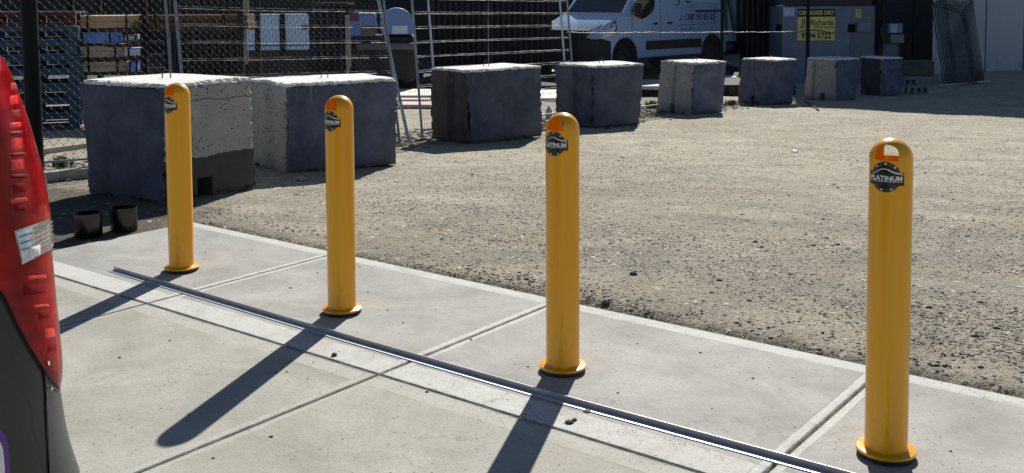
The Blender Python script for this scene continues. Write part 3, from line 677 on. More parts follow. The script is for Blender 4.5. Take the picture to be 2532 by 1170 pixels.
# kerbs and rubble along the fence
def beam_px(name, u0, v0, u1, v1, wd, h, mat, label, cat, kind=None, lift=0, bevel=.008):
    A_ = G(u0, v0); B_ = G(u1, v1); d = B_-A_; L_ = d.length; an = math.atan2(d.y, d.x)
    m = MB(); m.box(0, 0, 0, L_, wd, h); o = m.build(name, mat, bevel=bevel)
    o.matrix_world = Matrix.Translation(A_+Vector((0, 0, lift))) @ Matrix.Rotation(an, 4, 'Z') @ Matrix.Rotation(-math.atan2(d.z, math.hypot(d.x, d.y)), 4, 'Y')
    return tag(o, label, cat, kind=kind)
M_KERB = simple("kerb_concrete", (.36, .35, .31), .9, 0, .2, 8, .4, 40)
beam_px("kerb", 60, 458, 330, 430, .12, .09, M_KERB, "", "", 'structure')
beam_px("kerb", 60, 388, 330, 352, .10, .06, M_KERB, "", "", 'structure')
def f_fence():
    t = random.random(); pa = [(-6.2, 8.2), (-3.6, 10.4), (-1.4, 12.7), (.6, 15.3), (2.6, 17.9), (4.6, 20.4)]
    k_ = t*5; i = int(k_); f = k_-i; x = pa[i][0]*(1-f)+pa[i+1][0]*f; y = pa[i][1]*(1-f)+pa[i+1][1]*f
    off = random.gauss(0, .42); return x+off*.72+.1, y-off*.62, True
p, s = scatter(5200, f_fence, .008, .045, 3.2); stone_cloud("rubble", p, s, M_STONE, "broken rubble and leaf litter along the fence line", "rubble", 6)
p, s = scatter(2600, f_fence, .01, .05, 3); stone_cloud("dark_rubble", p, s, M_DARKSTONE, "dark rubble and bark along the fence line", "rubble", 7)
# weeds
def weed(u, v, h, n_, label):
    c = G(u, v); r = random.Random(int(u)); m = MB()
    for _ in range(n_):
        an = r.random()*6.28; ln = h*(.4+.8*r.random()); sp = ln*(.2+.7*r.random()); x0 = Vector((r.gauss(0, h*.35), r.gauss(0, h*.3), 0)); wd = .006+.010*r.random()
        dr = Vector((math.cos(an), math.sin(an), 0)); sd = Vector((-dr.y, dr.x, 0))*wd
        a_, b_, c_ = x0, x0+dr*sp*.5+Vector((0, 0, ln*.7)), x0+dr*sp+Vector((0, 0, ln*.85))
        m.add([a_-sd*.5, a_+sd*.5, b_+sd, b_-sd, c_], [(0, 1, 2, 3), (3, 2, 4)])
    o = m.build("weed_tuft", WEED); o.location = c; tag(o, label, "weeds", "weeds by the concrete blocks")
WEED = simple("weed_leaf", (.12, .15, .05), .7, 0, .4, 20)
weed(1816, 236, .22, 160, "green weed tuft between the bare sided block and the purplish block")
weed(1612, 268, .16, 90, "low weed tuft left of the bare sided concrete block")
weed(1806, 262, .12, 80, "small weed tuft at the foot of the bare sided block, nearer the camera")
weed(150, 415, .12, 90, "dry weed tuft near the black post")
# things lying behind the fence
M_BOARD = NT("printed_white_board"); _x, _y, _z = M_BOARD.xyz()
M_BOARD = M_BOARD.fin(M_BOARD.mix(M_BOARD.ramp(M_BOARD.noise(5, 4), .3, .7), (.58, .57, .48), (.72, .71, .62)), .7)
M_PRINT = simple("faded_print", (.16, .15, .10), .8)
def flat_board(u0, u1, v0, v1, lift, label, words=None, mat=None):
    a_ = P(u0, v1, 1); g0 = G((u0+u1)/2, v1)
    def at(u, v):
        d = ray(u, v); t = (g0.z+lift-EYE)/d.z; return Vector((d.x*t, d.y*t, g0.z+lift))
    A_, B_, C_, D_ = at(u0, v1), at(u1, v1), at(u1, v0), at(u0, v0); dn = Vector((0, 0, -min(lift*.5, .08)))
    c = (A_+B_+C_+D_)/4; e = empty("white_board", c, label, "board", "pale boards lying behind the fence")
    m = MB(); m.add([q-c for q in (A_, B_, C_, D_, A_+dn, B_+dn, C_+dn, D_+dn)], [(0, 1, 2, 3), (7, 6, 5, 4), (0, 4, 5, 1), (1, 5, 6, 2), (2, 6, 7, 3), (3, 7, 4, 0)])
    m.build("board_sheet", mat or M_BOARD, e)
    if lift > .09:
        for f in (.15, .85):
            m = MB()
            q = A_.lerp(B_, f)-c; q2 = D_.lerp(C_, f)-c; m.box(-.04, 0, g0.z-.03-c.z, .04, (q2-q).length, dn.z, M=Matrix.Translation((q.x, q.y, 0)))
            m.build("bearer", M_DARKTIM, e)
    if words:
        ux = (B_-A_); uy = (D_-A_)
        for (wd, fx, fy, sz) in words:
            m = MB()
            text(m, wd, sz, lambda x, y: A_-c+ux*fx+ux.normalized()*x+uy*fy+uy.normalized()*y*2.2+Vector((0, 0, .004)))
            m.build("print", M_PRINT, e)
flat_board(968, 1100, 220, 236, .30, "pale printed board lying behind the fence pole right of the second block", [("T A P", .35, .5, .12), ("B", .86, .5, .14)])
flat_board(975, 1095, 239, 246, .20, "upper pinkish plank under the printed board", mat=M_TAN and simple("pink_plank", (.62, .52, .46), .8))
flat_board(985, 1085, 251, 259, .12, "lower pinkish plank under the printed board", mat=simple("pink_plank2", (.60, .50, .45), .8))
flat_board(1318, 1392, 198, 243, .12, "tall looking printed white sheet in the gap between the third and fourth blocks", [("1861", .45, .8, .11), ("W17", .5, .5, .12), ("R 69", .5, .22, .11)])
flat_board(1575, 1640, 197, 213, .25, "white sheet with a dotted print in the gap left of the bare sided block", [("..197", .5, .4, .12)])
flat_board(1780, 1840, 187, 190.5, .25, "thin white strip in the gap left of the purplish block")
c = G(1357, 300); e = empty("plastic_bottle", c+Vector((0, .05, 0)), "crumpled blue and white plastic bottle between the third and fourth blocks", "bottle")
c0 = G(1357, 292); e.location = c0
m = MB(); m.lathe([(.001, 0), (.05, .003), (.055, .03), (.05, .07), (.056, .10), (.045, .135), (.02, .155), (.018, .17)], 20); m.build("bottle_body", simple("milky_plastic", (.42, .55, .75), .25, 0, .5, 25), e, smooth=1)
m = MB(); m.lathe([(.021, .165), (.022, .188), (.001, .190)], 16); m.build("bottle_cap", simple("blue_cap", (.02, .08, .3), .4), e, smooth=40)
# ------------------------------------------------------------------ pallets and timber behind the left fence
def pallet_mb(mb, top=M_BLUEP):
    for j in range(7): mb.box(-.6, -.5+j*.155, .118, .6, -.5+j*.155+.10, .138)
    for yy in (-.5, -.05, .4): mb.box(-.6, yy, .095, .6, yy+.1, .1165)
    for yy in (-.5, -.05, .4): mb.box(-.6, yy, 0, .6, yy+.1, .02)
def pallet_foot():
    mb = MB(); mb.box(0, 0, .0215, .14, .09, .0935); return mb
pd = MB(); pallet_mb(pd)
names = ["lowest", "second lowest", "third lowest", "fourth lowest", "fifth lowest", "sixth lowest", "seventh lowest"]
yb = 14.3
for i in range(8):
    lb = ("%s blue pallet of the tall stack behind the black post" % names[i]) if i < 7 else "red brown pallet topmost on the stack behind the black post"
    x0 = P(52, 200, yb).x+random.uniform(-.03, .03)
    e = empty("pallet", (x0, yb+.5, gz(yb)+i*.207), lb, "pallet", "pallets stacked behind the fence", R(17)+random.uniform(-.04, .04))
    mt = M_BLUEP if i < 7 else M_REDP
    if i == 0: q1 = pd.build("deck", M_BLUEP, e); q2 = pallet_foot().build("foot_block", M_BLUEP, e); q2.location = (-.6, -.495, 0); ft = q2
    else:
        c1 = q1.copy(); COL.objects.link(c1); c1.parent = e; ft = q2.copy(); COL.objects.link(ft); ft.parent = e
        if i == 7: c1.data = c1.data.copy(); c1.data.materials[0] = M_REDP; ft.data = ft.data.copy(); ft.data.materials[0] = M_REDP
    for yy in (-.495, -.045, .405):
        for xx in (-.6, -.07, .46):
            if (xx, yy) == (-.6, -.495): continue
            c2 = ft.copy(); COL.objects.link(c2); c2.parent = e; c2.location = (xx, yy, 0)
    # scale so that the stack reaches eye height
    e.scale = (1, 1, 1.45)
def pack(u0, u1, v0, v1, y, dep, mat, name, label, cat, group=None, boards=0, bevel=.01):
    A_ = P(u0, v1, y); B_ = P(u1, v0, y); e = empty(name, ((A_.x+B_.x)/2-.16*dep, y+dep/2, A_.z), label, cat, group, R(18) if B_.x-A_.x < 1.2 else 0)
    w_ = (B_.x-A_.x)/2; h = B_.z-A_.z; m = MB()
    if boards:
        hb = h/boards
        for k_ in range(boards):
            j = random.uniform(-.015, .015); m.box(-w_+j, -dep/2+random.uniform(0, .02), k_*hb, w_+j, dep/2, (k_+1)*hb-.006)
    else: m.box(-w_, -dep/2, 0, w_, dep/2, h)
    m.build("boards" if boards else "wrapped_body", mat, e, bevel=0 if boards else bevel)
    m = MB()
    for f in (-.6, .6): m.box(w_*f-.012, -dep/2-.004+(-.003), -.003, w_*f+.012, dep/2+.004, h+.003)
    m.build("strap", M_BLKPOST, e)
    return e
yt = 15.0; gp = "timber packs on the dark rack"
pack(190, 338, 38, 70, yt, 1.0, M_TAN, "timber_pack", "orange tan timber pack at the top left of the rack", "timber", gp, 2)
pack(340, 622, 36, 52, yt+.2, .5, M_BROWN, "timber_beam", "upper long dark brown beam reaching right from the tan pack", "beam", gp, 1)
pack(342, 628, 54, 72, yt+.1, .5, M_BROWN, "timber_beam", "lower long dark brown beam with an orange end", "beam", gp, 1)
pack(184, 290, 79, 108, yt, .9, M_BLUEW, "wrapped_pack", "bright blue wrapped pack under the orange tan timber", "wrapped pack", gp)
pack(200, 302, 113, 142, yt, .9, M_GREYTAN, "timber_pack", "grey tan timber pack under the blue wrapped pack", "timber", gp, 2)
pack(200, 309, 152, 178, yt, .9, M_GREYTAN, "timber_pack", "lowest grey tan timber pack, just above the largest block", "timber", gp, 2)
pack(310, 340, 88, 100, yt+.1, .6, M_PALEB, "wrapped_pack", "small pale wrapped bundle right of the blue pack", "wrapped pack", gp)
pack(309, 358, 121, 138, yt, .6, M_PALEB, "wrapped_pack", "pale blue bundle right of the upper grey tan timber", "wrapped pack", gp)
pack(317, 341, 154, 178, yt, .6, M_BLUEW, "wrapped_pack", "small blue bundle right of the lowest grey tan timber", "wrapped pack", gp)
rk = empty("storage_rack", (-3.9, 15.5, gz(15.5)), "dark steel storage rack holding the timber packs", "rack")
xl = P(186, 0, 15.2).x+3.9; xr = P(600, 0, 15.2).x+3.9; xm = P(365, 0, 15.2).x+3.9
for x in (xl, xm, xr):
    for yy in (-.45, .55): MB().box(x-.04, yy-.03, 0, x+.04, yy+.03, 2.4).build("upright", M_BLKPOST, rk)
for v in (70.5, 108.5, 142.5, 178.5):
    zt = P(200, v, 15.0).z-gz(15.5); MB().box(xl+.042, -.46, zt-.05, (xr if v < 80 else xm)-.042, -.41, zt-.003).build("shelf_beam", M_DARKTIM, rk)
    MB().box(xl+.042, .5, zt-.05, (xr if v < 80 else xm)-.042, .55, zt-.003).build("shelf_beam", M_DARKTIM, rk)
# ------------------------------------------------------------------ vehicles behind the fence
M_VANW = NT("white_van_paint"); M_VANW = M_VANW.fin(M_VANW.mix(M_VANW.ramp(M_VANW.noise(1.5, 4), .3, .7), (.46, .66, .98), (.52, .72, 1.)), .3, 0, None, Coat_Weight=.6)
M_GLASS = simple("dark_window_glass", (.010, .012, .015), .06, 0, .1, Coat_Weight=1.)
M_PLAS = simple("black_bumper_plastic", (.018, .019, .021), .6)
M_TYRE = simple("tyre_rubber", (.012, .012, .012), .85)
M_RIM = simple("steel_rim", (.07, .075, .08), .4, .6)
M_LAMPC = simple("clear_lamp", (.62, .68, .76), .12, .3, .3, 30, Coat_Weight=1.)
M_INK = simple("navy_lettering", (.012, .025, .10), .5)
M_GREENG = simple("green_graphic", (.05, .22, .12), .45); M_GREEND = simple("dark_green_graphic", (.012, .05, .03), .45)
def wheel(parent, x, y, r, w_=.22, z=None):
    z = r if z is None else z; Mx = Matrix.Translation((x, y, z)) @ Matrix.Rotation(math.pi/2, 4, 'X')
    t = MB(); t.lathe([(r*.62, -w_/2), (r*.9, -w_/2), (r, -w_*.36), (r, w_*.36), (r*.9, w_/2), (r*.62, w_/2)], 32, M=Mx)
    o = t.build("wheel", M_TYRE, parent, smooth=40)
    t = MB()
    t.lathe([(r*.62, -w_*.42), (r*.60, -w_*.2), (r*.35, -w_*.22), (r*.2, -w_*.34), (.001, -w_*.36)], 24, M=Mx)
    t.lathe([(r*.62, w_*.42), (r*.60, w_*.2), (r*.35, w_*.22), (r*.2, w_*.34), (.001, w_*.36)], 24, M=Mx)
    t.build("rim", M_RIM, o, smooth=40); return o
def prism(mb, prof, y0, y1, mi=0):       # profile in x,z
    n = len(prof); mb.add([(x, y, z) for y in (y0, y1) for x, z in prof], [tuple(range(n)), tuple(range(2*n-1, n-1, -1))]+[(i, n+i, n+(i+1) % n, (i+1) % n) for i in range(n)], mi)
def recalc(o, bevel=0, seg=3):
    bm = bmesh.new(); bm.from_mesh(o.data); bmesh.ops.remove_doubles(bm, verts=bm.verts, dist=1e-5); bmesh.ops.recalc_face_normals(bm, faces=bm.faces)
    if bevel:
        es = [e for e in bm.edges if len(e.link_faces) == 2 and e.calc_face_angle(0) > R(38)]
        bmesh.ops.bevel(bm, geom=es, offset=bevel, segments=seg, affect='EDGES', profile=.6, clamp_overlap=True)
    bm.to_mesh(o.data); bm.free(); return o
# big panel van: local x runs from nose (0) to tail, local y: 0 = near side, + = far side, z up
VAN = Vector((1.98, 24.35, APR))
vdir = Vector((.72, .69, 0)).normalized(); van = empty("delivery_van", VAN, "white panel van with blue lettering parked behind the chain link fence", "van", rz=math.atan2(vdir.y, vdir.x))
VL, VW = 5.72, 2.0
prof = [(0.02, .42), (0., .62), (.02, .95), (.09, 1.13), (.36, 1.32), (.70, 1.46), (.95, 1.55), (1.62, 2.28), (1.9, 2.42), (VL-.12, 2.44), (VL, 2.30), (VL, .42)]
m = MB(); prism(m, prof, 0, VW); body = m.build("van_body", M_VANW, van); recalc(body, .085, 4)
cut = []
for x, r_ in ((.97, .47), (4.55, .47)):
    c = MB(); c.lathe([(.0, -.2), (r_, -.2), (r_, .34), (0., .34)], 32, M=Matrix.Translation((x, .0, .50)) @ Matrix.Rotation(-math.pi/2, 4, 'X')); o = c.build("cut", M_PLAS); recalc(o); o.parent = van; bpy.context.view_layer.update(); cut.append(o)
bpy.context.view_layer.update(); boolean(body, cut)
body.data.polygons.foreach_set("use_smooth", [True]*len(body.data.polygons)); body.data.set_sharp_from_angle(angle=R(32))
for x in (.97, 4.55):
    wheel(van, x, .16, .345); wheel(van, x, VW-.16, .345)
    m = MB(); m.lathe([(.465, .0), (.465, .33), (.001, .335)], 32, M=Matrix.Translation((x, .004, .50)) @ Matrix.Rotation(-math.pi/2, 4, 'X')); m.build("wheel_arch_liner", M_PLAS, van, smooth=40)
# windscreen, side window
m = MB(); sl_ = Vector((1.62-.95, 0, 2.28-1.55)); nn = Vector((-sl_.z, 0, sl_.x)).normalized()*.006
m.add([Vector((.95, .10, 1.555))+nn*2.5, Vector((.95, VW-.10, 1.555))+nn*2.5, Vector((1.60, VW-.2, 2.26))+nn, Vector((1.60, .2, 2.26))+nn], [(0, 1, 2, 3)])
bm_ = m.build("windscreen", M_GLASS, van)
m = MB(); swp = [(1.18, 1.60), (1.30, 1.50), (1.42, 1.44), (1.62, 1.40), (1.80, 1.46), (2.02, 1.58), (2.10, 1.70), (2.10, 2.16), (1.74, 2.16), (1.62, 2.10)]
prism(m, swp, -.006, .03); recalc(m.build("side_window", M_GLASS, van))
m = MB(); m.tube((1.30, -.10, 1.60), (1.30, -.02, 1.62), .02, 8); m.box(1.20, -.22, 1.48, 1.34, -.09, 1.80); recalc(m.build("wing_mirror", M_PLAS, van), .02)
# bumper, grille, lamps
m = MB(); prism(m, [(-.06, .30), (-.08, .55), (-.05, .92), (.10, .98), (.46, .90), (.46, .30)], -.012, VW+.012); recalc(m.build("front_bumper", M_PLAS, van), .05)
m = MB(); prism(m, [(-.02, .93), (.0, 1.15), (.10, 1.19), (.16, .95)], .30, VW-.30); recalc(m.build("grille", M_PLAS, van), .01)
for y0, y1 in ((-.02, .36), (VW-.36, VW+.02)):
    m = MB(); m.add([(-.03, y1, .98), (.50, y0, 1.02), (.62, y0, 1.28), (.30, (y0+y1)/2, 1.30), (.02, y1, 1.14), (.02, y0, .96), (.1, y0+.03*(1 if y0 < 1 else 0), 1.16)], [(0, 5, 6, 4), (5, 1, 2, 6), (4, 6, 2, 3), (0, 4, 3), (0, 3, 1), (1, 3, 2)])
    recalc(m.build("headlight", M_LAMPC, van), .01)
m = MB(); m.box(1.77, -.016, .63, 4.06, .02, .86); recalc(m.build("side_rubbing_strip", M_PLAS, van), .006)
m = MB(); m.box(VL-.55, -.02, .38, VL+.07, VW+.02, .74); recalc(m.build("rear_bumper", M_PLAS, van), .03)
m = MB(); m.box(5.2, -.024, .52, 5.5, -.0205, .66); m.build("bumper_reflector", simple("dull_reflector", (.14, .2, .32), .4), van)
m = MB(); m.box(3.78, -.014, 1.55, 5.0, -.001, 1.60); m.build("sliding_door_rail", M_PLAS, van)
for x in (2.04, 2.62): m = MB(); m.box(x, -.035, 1.26, x+.17, -.002, 1.31); recalc(m.build("door_handle", M_PLAS, van), .008)
for x in (1.22, 2.34, 3.60): m = MB(); m.box(x, -.0035, .9, x+.012, -.0005, 2.2); m.build("door_seam", M_INK, van)
M3 = lambda ox, oz: (lambda x, y: Vector((ox+x, -.006, oz+y)))
m = MB(); text(m, "1300 95 85 35", .235, M3(3.98, 1.42), bold=.004, shear=.1)
m.build("phone_number", M_INK, van); m = MB()
for k_ in range(9):
    a0 = -2.3+k_*.35; m.tube((3.14+.06*math.cos(a0), -.006, 1.42+.08*math.sin(a0)), (3.14+.06*math.cos(a0+.35), -.006, 1.42+.08*math.sin(a0+.35)), .012, 4)
m.build("phone_mark", M_INK, van)
m = MB(); text(m, "J  C", .34, M3(3.3, 1.90), shear=.3, bold=.006); text(m, "- - - - -- --- -- - --", .13, M3(3.4, 1.70)); m.build("top_lettering", M_INK, van)
m = MB(); text(m, "-- ------ --- ---- ---- --", .15, M3(3.6, 1.24), bold=.002)
text(m, "--- --------- -- -----", .13, M3(3.6, 1.12), bold=.002); m.build("small_lettering", M_INK, van)
m = MB()     # tilted square emblem on the wing
cx, cz, s_ = .52, 1.22, .13
e = [(cx-s_*.2, cz-s_), (cx+s_, cz-.05), (cx+s_*.6, cz+s_*1.1), (cx-s_*.6, cz+s_*.5)]
for A_, B_ in zip(e, e[1:]+e[:1]): m.tube((A_[0], -.008, A_[1]), (B_[0], -.008, B_[1]), .013, 4)
m.build("square_emblem", M_INK, van)
m = MB()
for k_, (x0, x1, w_) in enumerate(((5.02, 5.12, .16), (5.05, 5.52, .10), (5.18, 5.66, .07))):
    m.add([(x0, -.005-k_*.001, 2.34), (x0+w_, -.005-k_*.001, 2.34), (x1+w_*.9, -.005-k_*.001, .92), (x1, -.005-k_*.001, .92)], [(0, 1, 2, 3)], k_ % 2)
m.build("green_side_stripes", [M_GREENG, M_GREEND], van)
m = MB(); m.box(1.5, -.003, .44, 4.05, .0, .455); m.build("sill_seam", M_INK, van)
# small box truck seen through the fence
def cx_at(u, y): return (u-PX)/FPX*y
y2 = 20.5; tr = empty("box_trailer", (cx_at(688, y2), y2, APR), "pale blue white box trailer seen through the leaning fence panel", "trailer", rz=R(13))
w_ = (760-610)/2/FPX*y2; zt = P(688, 37, y2).z-APR; zb = P(688, 124, y2).z-APR
m = MB(); m.box(-w_, 0, zb, w_, 2.2, zt); recalc(m.build("trailer_box", M_VANW, tr), .03)
m = MB()
for z in (zb+.08,): m.box(-w_+.01, -.012, z, w_-.01, -.001, z+.018)
m.build("door_seams", M_INK, tr)
m = MB(); m.box(.03, -.03, zb-.1, .14, -.0145, zt+.02); m.build("dark_upright", M_BLKPOST, tr)  # dark upright of the rack in front, built here onto the trailer
m = MB(); m.box(w_-.14, -.03, zt-.30, w_-.03, -.001, zt-.20); m.build("tail_light", simple("dull_red_lens", (.25, .02, .03), .3), tr)
m = MB(); m.box(-w_+.03, -.03, zt-.29, -w_+.12, -.001, zt-.20); m.build("tail_light", simple("dull_amber_lens", (.28, .09, .02), .3), tr)
m = MB(); m.box(-w_*.95, .1, .12, w_*.95, .35, zb-.004); m.build("chassis", M_PLAS, tr)
wheel(tr, -w_+.1, 1.75, .30); wheel(tr, w_-.1, 1.75, .30)
M_UTE = simple("pale_blue_car_paint", (.16, .27, .58), .35, 0, .05, 3)
y3 = 21.5; car = empty("parked_ute", (cx_at(960, y3), y3, APR), "pale ute with a rounded cab and grey bumper parked behind the fence gap", "ute", rz=R(7))
def X3(u): return cx_at(u, y3)-cx_at(960, y3)
def Z3(v): return P(960, v, y3).z-APR
m = MB(); arc = [(X3(945), Z3(86))]+[(X3(982)+(X3(1024)-X3(982))*math.cos(t)*1.0, Z3(60)+(Z3(20)-Z3(60))*math.sin(t)) for t in np.linspace(math.pi*.98, .02, 12)]+[(X3(1026), Z3(86))]
prism(m, arc, 0, 1.6); recalc(m.build("cab", M_UTE, car), .04)
m = MB(); m.box(X3(864), .05, Z3(90), X3(930), 1.6, Z3(33)); recalc(m.build("bonnet", M_UTE, car), .05)
m = MB(); m.box(X3(969), -.012, Z3(84), X3(1008), .01, Z3(64)); recalc(m.build("number_plate", simple("pale_plate", (.62, .70, .85), .4), car), .005)
m = MB(); m.box(X3(866), -.01+.04, Z3(52), X3(888), .048, Z3(30)); m.build("tail_light", simple("maroon_lens", (.16, .03, .07), .3), car)
m = MB(); m.box(X3(895), .03, Z3(86), X3(930), .048, Z3(64)); m.build("rear_window", M_GLASS, car)
m = MB(); m.box(X3(885), -.25, Z3(122), X3(1026), 0, Z3(106)); recalc(m.build("bumper", simple("grey_bumper", (.10, .11, .12), .5), car), .03)
m = MB(); m.box(X3(880), .05, .25, X3(1030), 1.9, Z3(92)); m.build("chassis", M_PLAS, car)
wheel(car, X3(900), .6, .33); wheel(car, X3(1010), .6, .33)
# ------------------------------------------------------------------ compactor with sign
yc = 26.2; M_BIN = simple("grey_blue_steel", (.20, .225, .30), .6, .2, .25, 2.5, .2, 30)
cb = empty("cardboard_compactor", (cx_at(2050, yc), yc, gz(yc)), "grey steel cardboard compactor with a yellow and black sign", "compactor")
def X4(u, y=yc): return cx_at(u, y)-cx_at(2050, yc)
def Z4(v, y=yc): return P(2050, v, y).z-gz(yc)
def bx4(name, u0, u1, v0, v1, y0, y1, mat, bevel=.008, parent=cb):
    m = MB(); m.box(X4(u0), y0, Z4(v1), X4(u1), y1, Z4(v0)); o = m.build(name, mat, parent); return recalc(o, bevel) if bevel else o
bx4("steel_body", 1935, 2165, 15, 205, 0, 1.7, M_BIN, .02)
bx4("hopper", 1928, 2160, -40, 13, .12, 1.6, simple("dark_hopper_steel", (.028, .03, .036), .6))
bx4("side_post", 2164.5, 2174, -40, 205, -.05, .2, M_BLKPOST)
bx4("power_unit", 2176, 2232, 64, 205, .15, 1.3, simple("dark_bluish_steel", (.05, .06, .08), .6))
bx4("rear_door", 2104, 2161, 17, 200, -.02, -.002, simple("grey_steel_door", (.17, .185, .23), .6, .2))
bx4("latch_box", 2116, 2150, 57, 80, -.14, -.021, M_BIN); bx4("latch_recess", 2096, 2114, 60, 80, -.03, -.021, M_BLKPOST)
bx4("white_notice", 1937, 1964, 19, 40, -.006, -.001, simple("white_notice", (.50, .58, .74), .6, 0, .2), 0)
bx4("yellow_notice", 2114, 2129, 23, 45, -.028, -.0205, simple("pale_yellow_notice", (.50, .46, .22), .6), 0)
bx4("side_latch", 1926, 1934.5, 60, 78, .05, .3, M_BLKPOST)
bx4("control_box", 2196, 2230, 59, 82, -.06, .149, simple("blue_grey_box", (.16, .24, .32), .5)); bx4("meter_box", 2203, 2235, 86, 107, -.04, .149, simple("grey_box", (.20, .21, .22), .6))
bx4("box_notice", 2201, 2216, 61, 81, -.066, -.0605, simple("pale_blue_notice", (.34, .52, .80), .5), 0)
bx4("power_unit_door", 2190, 2227, 110, 140, .14, .148, simple("grey_panel", (.15, .17, .21), .6), 0)
m = MB(); m.path([(X4(2188), .05, Z4(-20)), (X4(2178), .03, Z4(20)), (X4(2184), .06, Z4(45)), (X4(2176), .04, Z4(75)), (X4(2182), .0, Z4(120)), (X4(2172), -.05, Z4(150))], .02, 8); m.build("hydraulic_hose", M_BLKPOST, cb, smooth=1)
M_SIGNY = simple("sign_yellow", (.78, .68, .22), .5, 0, .1, 4); M_SIGNK = simple("sign_black", (.010, .010, .010), .5)
sg = bx4("sign_board", 1972, 2065, 23, 100, -.012, -.001, M_SIGNY, 0); sg.name = "sign"
bx4("sign_header", 1972, 2065, 22, 41.5, -.016, -.0125, M_SIGNK, 0)
m = MB(); cxs = X4(2018.5)
def S4(v, oy=-.019): return lambda x, y: Vector((cxs+x, oy, Z4(v)+y))
text(m, "CARDBOARD ONLY", .15, S4(32), bold=.004, xs=.66); m.build("sign_header_text", M_SIGNY, cb)
m = MB(); text(m, "JJ", .26, lambda x, y: Vector((X4(1985)+x, -.015, Z4(56)+y)), bold=.003, shear=.15, xs=.8)
text(m, "Richards", .20, lambda x, y: Vector((X4(2032)+x, -.015, Z4(56)+y)), bold=.003, xs=.85)
text(m, "Waste Recycling", .075, lambda x, y: Vector((X4(2040)+x, -.015, Z4(67)+y)), bold=.001)
text(m, "9794 5722", .21, S4(89, -.015), bold=.006, xs=.84)
arc = [(X4(1972+93*f), -.015, Z4(79-6*math.sin(math.pi*min(1, f*1.15))+3*f)) for f in np.linspace(0, 1, 14)]
m.path(arc, .012, 4); m.build("sign_text", M_SIGNK, cb)
# ------------------------------------------------------------------ buildings
A_ = Vector((8.64, 32.8, -.664)); B_ = Vector((11.75, 29.0, -.664)); C_ = Vector((22., 33.4, -.664))
bd = empty("workshop_building", B_, "tall workshop with a pale precast side wall and dark roller door front", "building")
HBL = 9.9+.0
def wallm(mb, a, b_, h, th=.2, z0=0, z1=None):
    d = (b_-a); L_ = d.length; an = math.atan2(d.y, d.x); Mx = Matrix.Translation(a-B_) @ Matrix.Rotation(an, 4, 'Z')
    mb.box(0, 0, z0, L_, th, z1 if z1 is not None else h, M=Mx); return Mx, L_
m = MB(); Mx, L_ = wallm(m, B_, C_, HBL); pw = m.build("precast_wall", M_WALL, bd)
m = MB()
for x in (2.0, 3.52, 6.0): m.box(x, -.004, 0, x+.035, .0, 6, M=Mx)
m.build("wall_joint", M_BLKPOST, bd)
m = MB(); d_ = (B_-A_).normalized(); Mf, Lf = wallm(m, A_, B_-d_*.0, HBL); fm = m.build("front_wall", M_WALLD, bd)
m = MB()
for k_ in range(26): m.box(.5, -.03, .02+k_*.13, Lf-.6, -.002, .02+k_*.13+.118, M=Mf)
m.build("roller_door", M_ROLL, bd)
m = MB(); m.box(-.5, -.25, HBL, Lf+.1, .9, HBL+.15, M=Mf); m.build("roof_edge", M_ROOF, bd)
E_ = A_+Vector((7, 9, 0)); F_ = C_+Vector((-4, 10, 0))
m = MB(); wallm(m, A_, A_+Vector((6, 9, 0)), HBL, .2); m.build("rear_wall", M_WALLD, bd)
m = MB(); m.add([q-B_+Vector((0, 0, HBL+.02)) for q in (A_, B_, C_, C_+Vector((-4, 10, 0)), A_+Vector((6, 9, 0)))], [(0, 1, 2, 3, 4)]); m.build("roof", M_ROOF, bd)
# low brick ledge left of the leaning panels
m = MB(); pA = G(2236, 190); pB = G(2296, 187); m.box(0, 0, 0, (pB-pA).length, .5, .42); o = m.build("low_ledge", simple("mossy_concrete", (.17, .17, .13), .95, 0, .4, 5, .5, 30), bevel=.03); o.location = pA+Vector((0, .2, 0)); tag(o, "low mossy concrete ledge at the foot of the dark roller door", "ledge")
bk = empty("warehouse", (-12, 40, -.664), "long dark clad warehouse across the back of the yard", "building")
m = MB(); m.box(-38, 0, 0, 26, .3, 9.2); m.build("clad_wall", M_WALLD, bk)
m = MB(); m.box(-38.4, -.5, 9.2, 26, 14, 9.4); m.build("roof", M_ROOF, bk)
m = MB()
for x in np.arange(-36, 20, 4.2): m.box(x, -.12, 0, x+.25, -.002, 9.1)
m.build("wall_columns", simple("dark_steel_column", (.02, .022, .025), .6), bk)
for x in (-7.5, 3.2, 12.2):
    m = MB()
    for k_ in range(22): m.box(x, -.05, .02+k_*.17, x+3.6, -.002, .02+k_*.17+.155)
    m.build("roller_door", simple("brown_black_door", (.035, .028, .022), .6), bk)
# a hedge like dark stack of materials in front of the warehouse breaks the emptiness
def crate(u0, u1, v0, y, col, label, name="steel_stillage"):
    e = empty(name, (cx_at((u0+u1)/2, y), y, APR if u0 < 1840 else gz(y)), label, "stillage", "dark stillages at the back of the yard")
    w_ = (u1-u0)/2/FPX*y; h = P(0, v0, y).z-(APR if u0 < 1840 else gz(y)); mt = simple("stillage_steel", col, .6)
    m = MB(); n_ = max(3, int(w_*2/.14))
    for k_ in range(n_): m.box(-w_+k_*(2*w_/n_), -.02, .1, -w_+k_*(2*w_/n_)+.05, .02, h-.05)
    m.build("bars", mt, e)
    m = MB(); m.box(-w_-.03, -.03, h-.05, w_+.03, 1.0, h); m.box(-w_-.03, -.03, .04, w_+.03, 1.0, .1); m.build("frame", mt, e)
    m = MB(); m.box(-w_+.05, .10, .11, w_-.05, .9, h-.08); m.build("load", simple("dark_load", tuple(c*.6 for c in col), .8, 0, .5, 4), e)
crate(430, 600, -30, 24.5, (.024, .022, .024), "barred stillage behind the long brown beams")
crate(775, 858, 10, 24, (.024, .022, .024), "narrow barred stillage left of the pale ute")
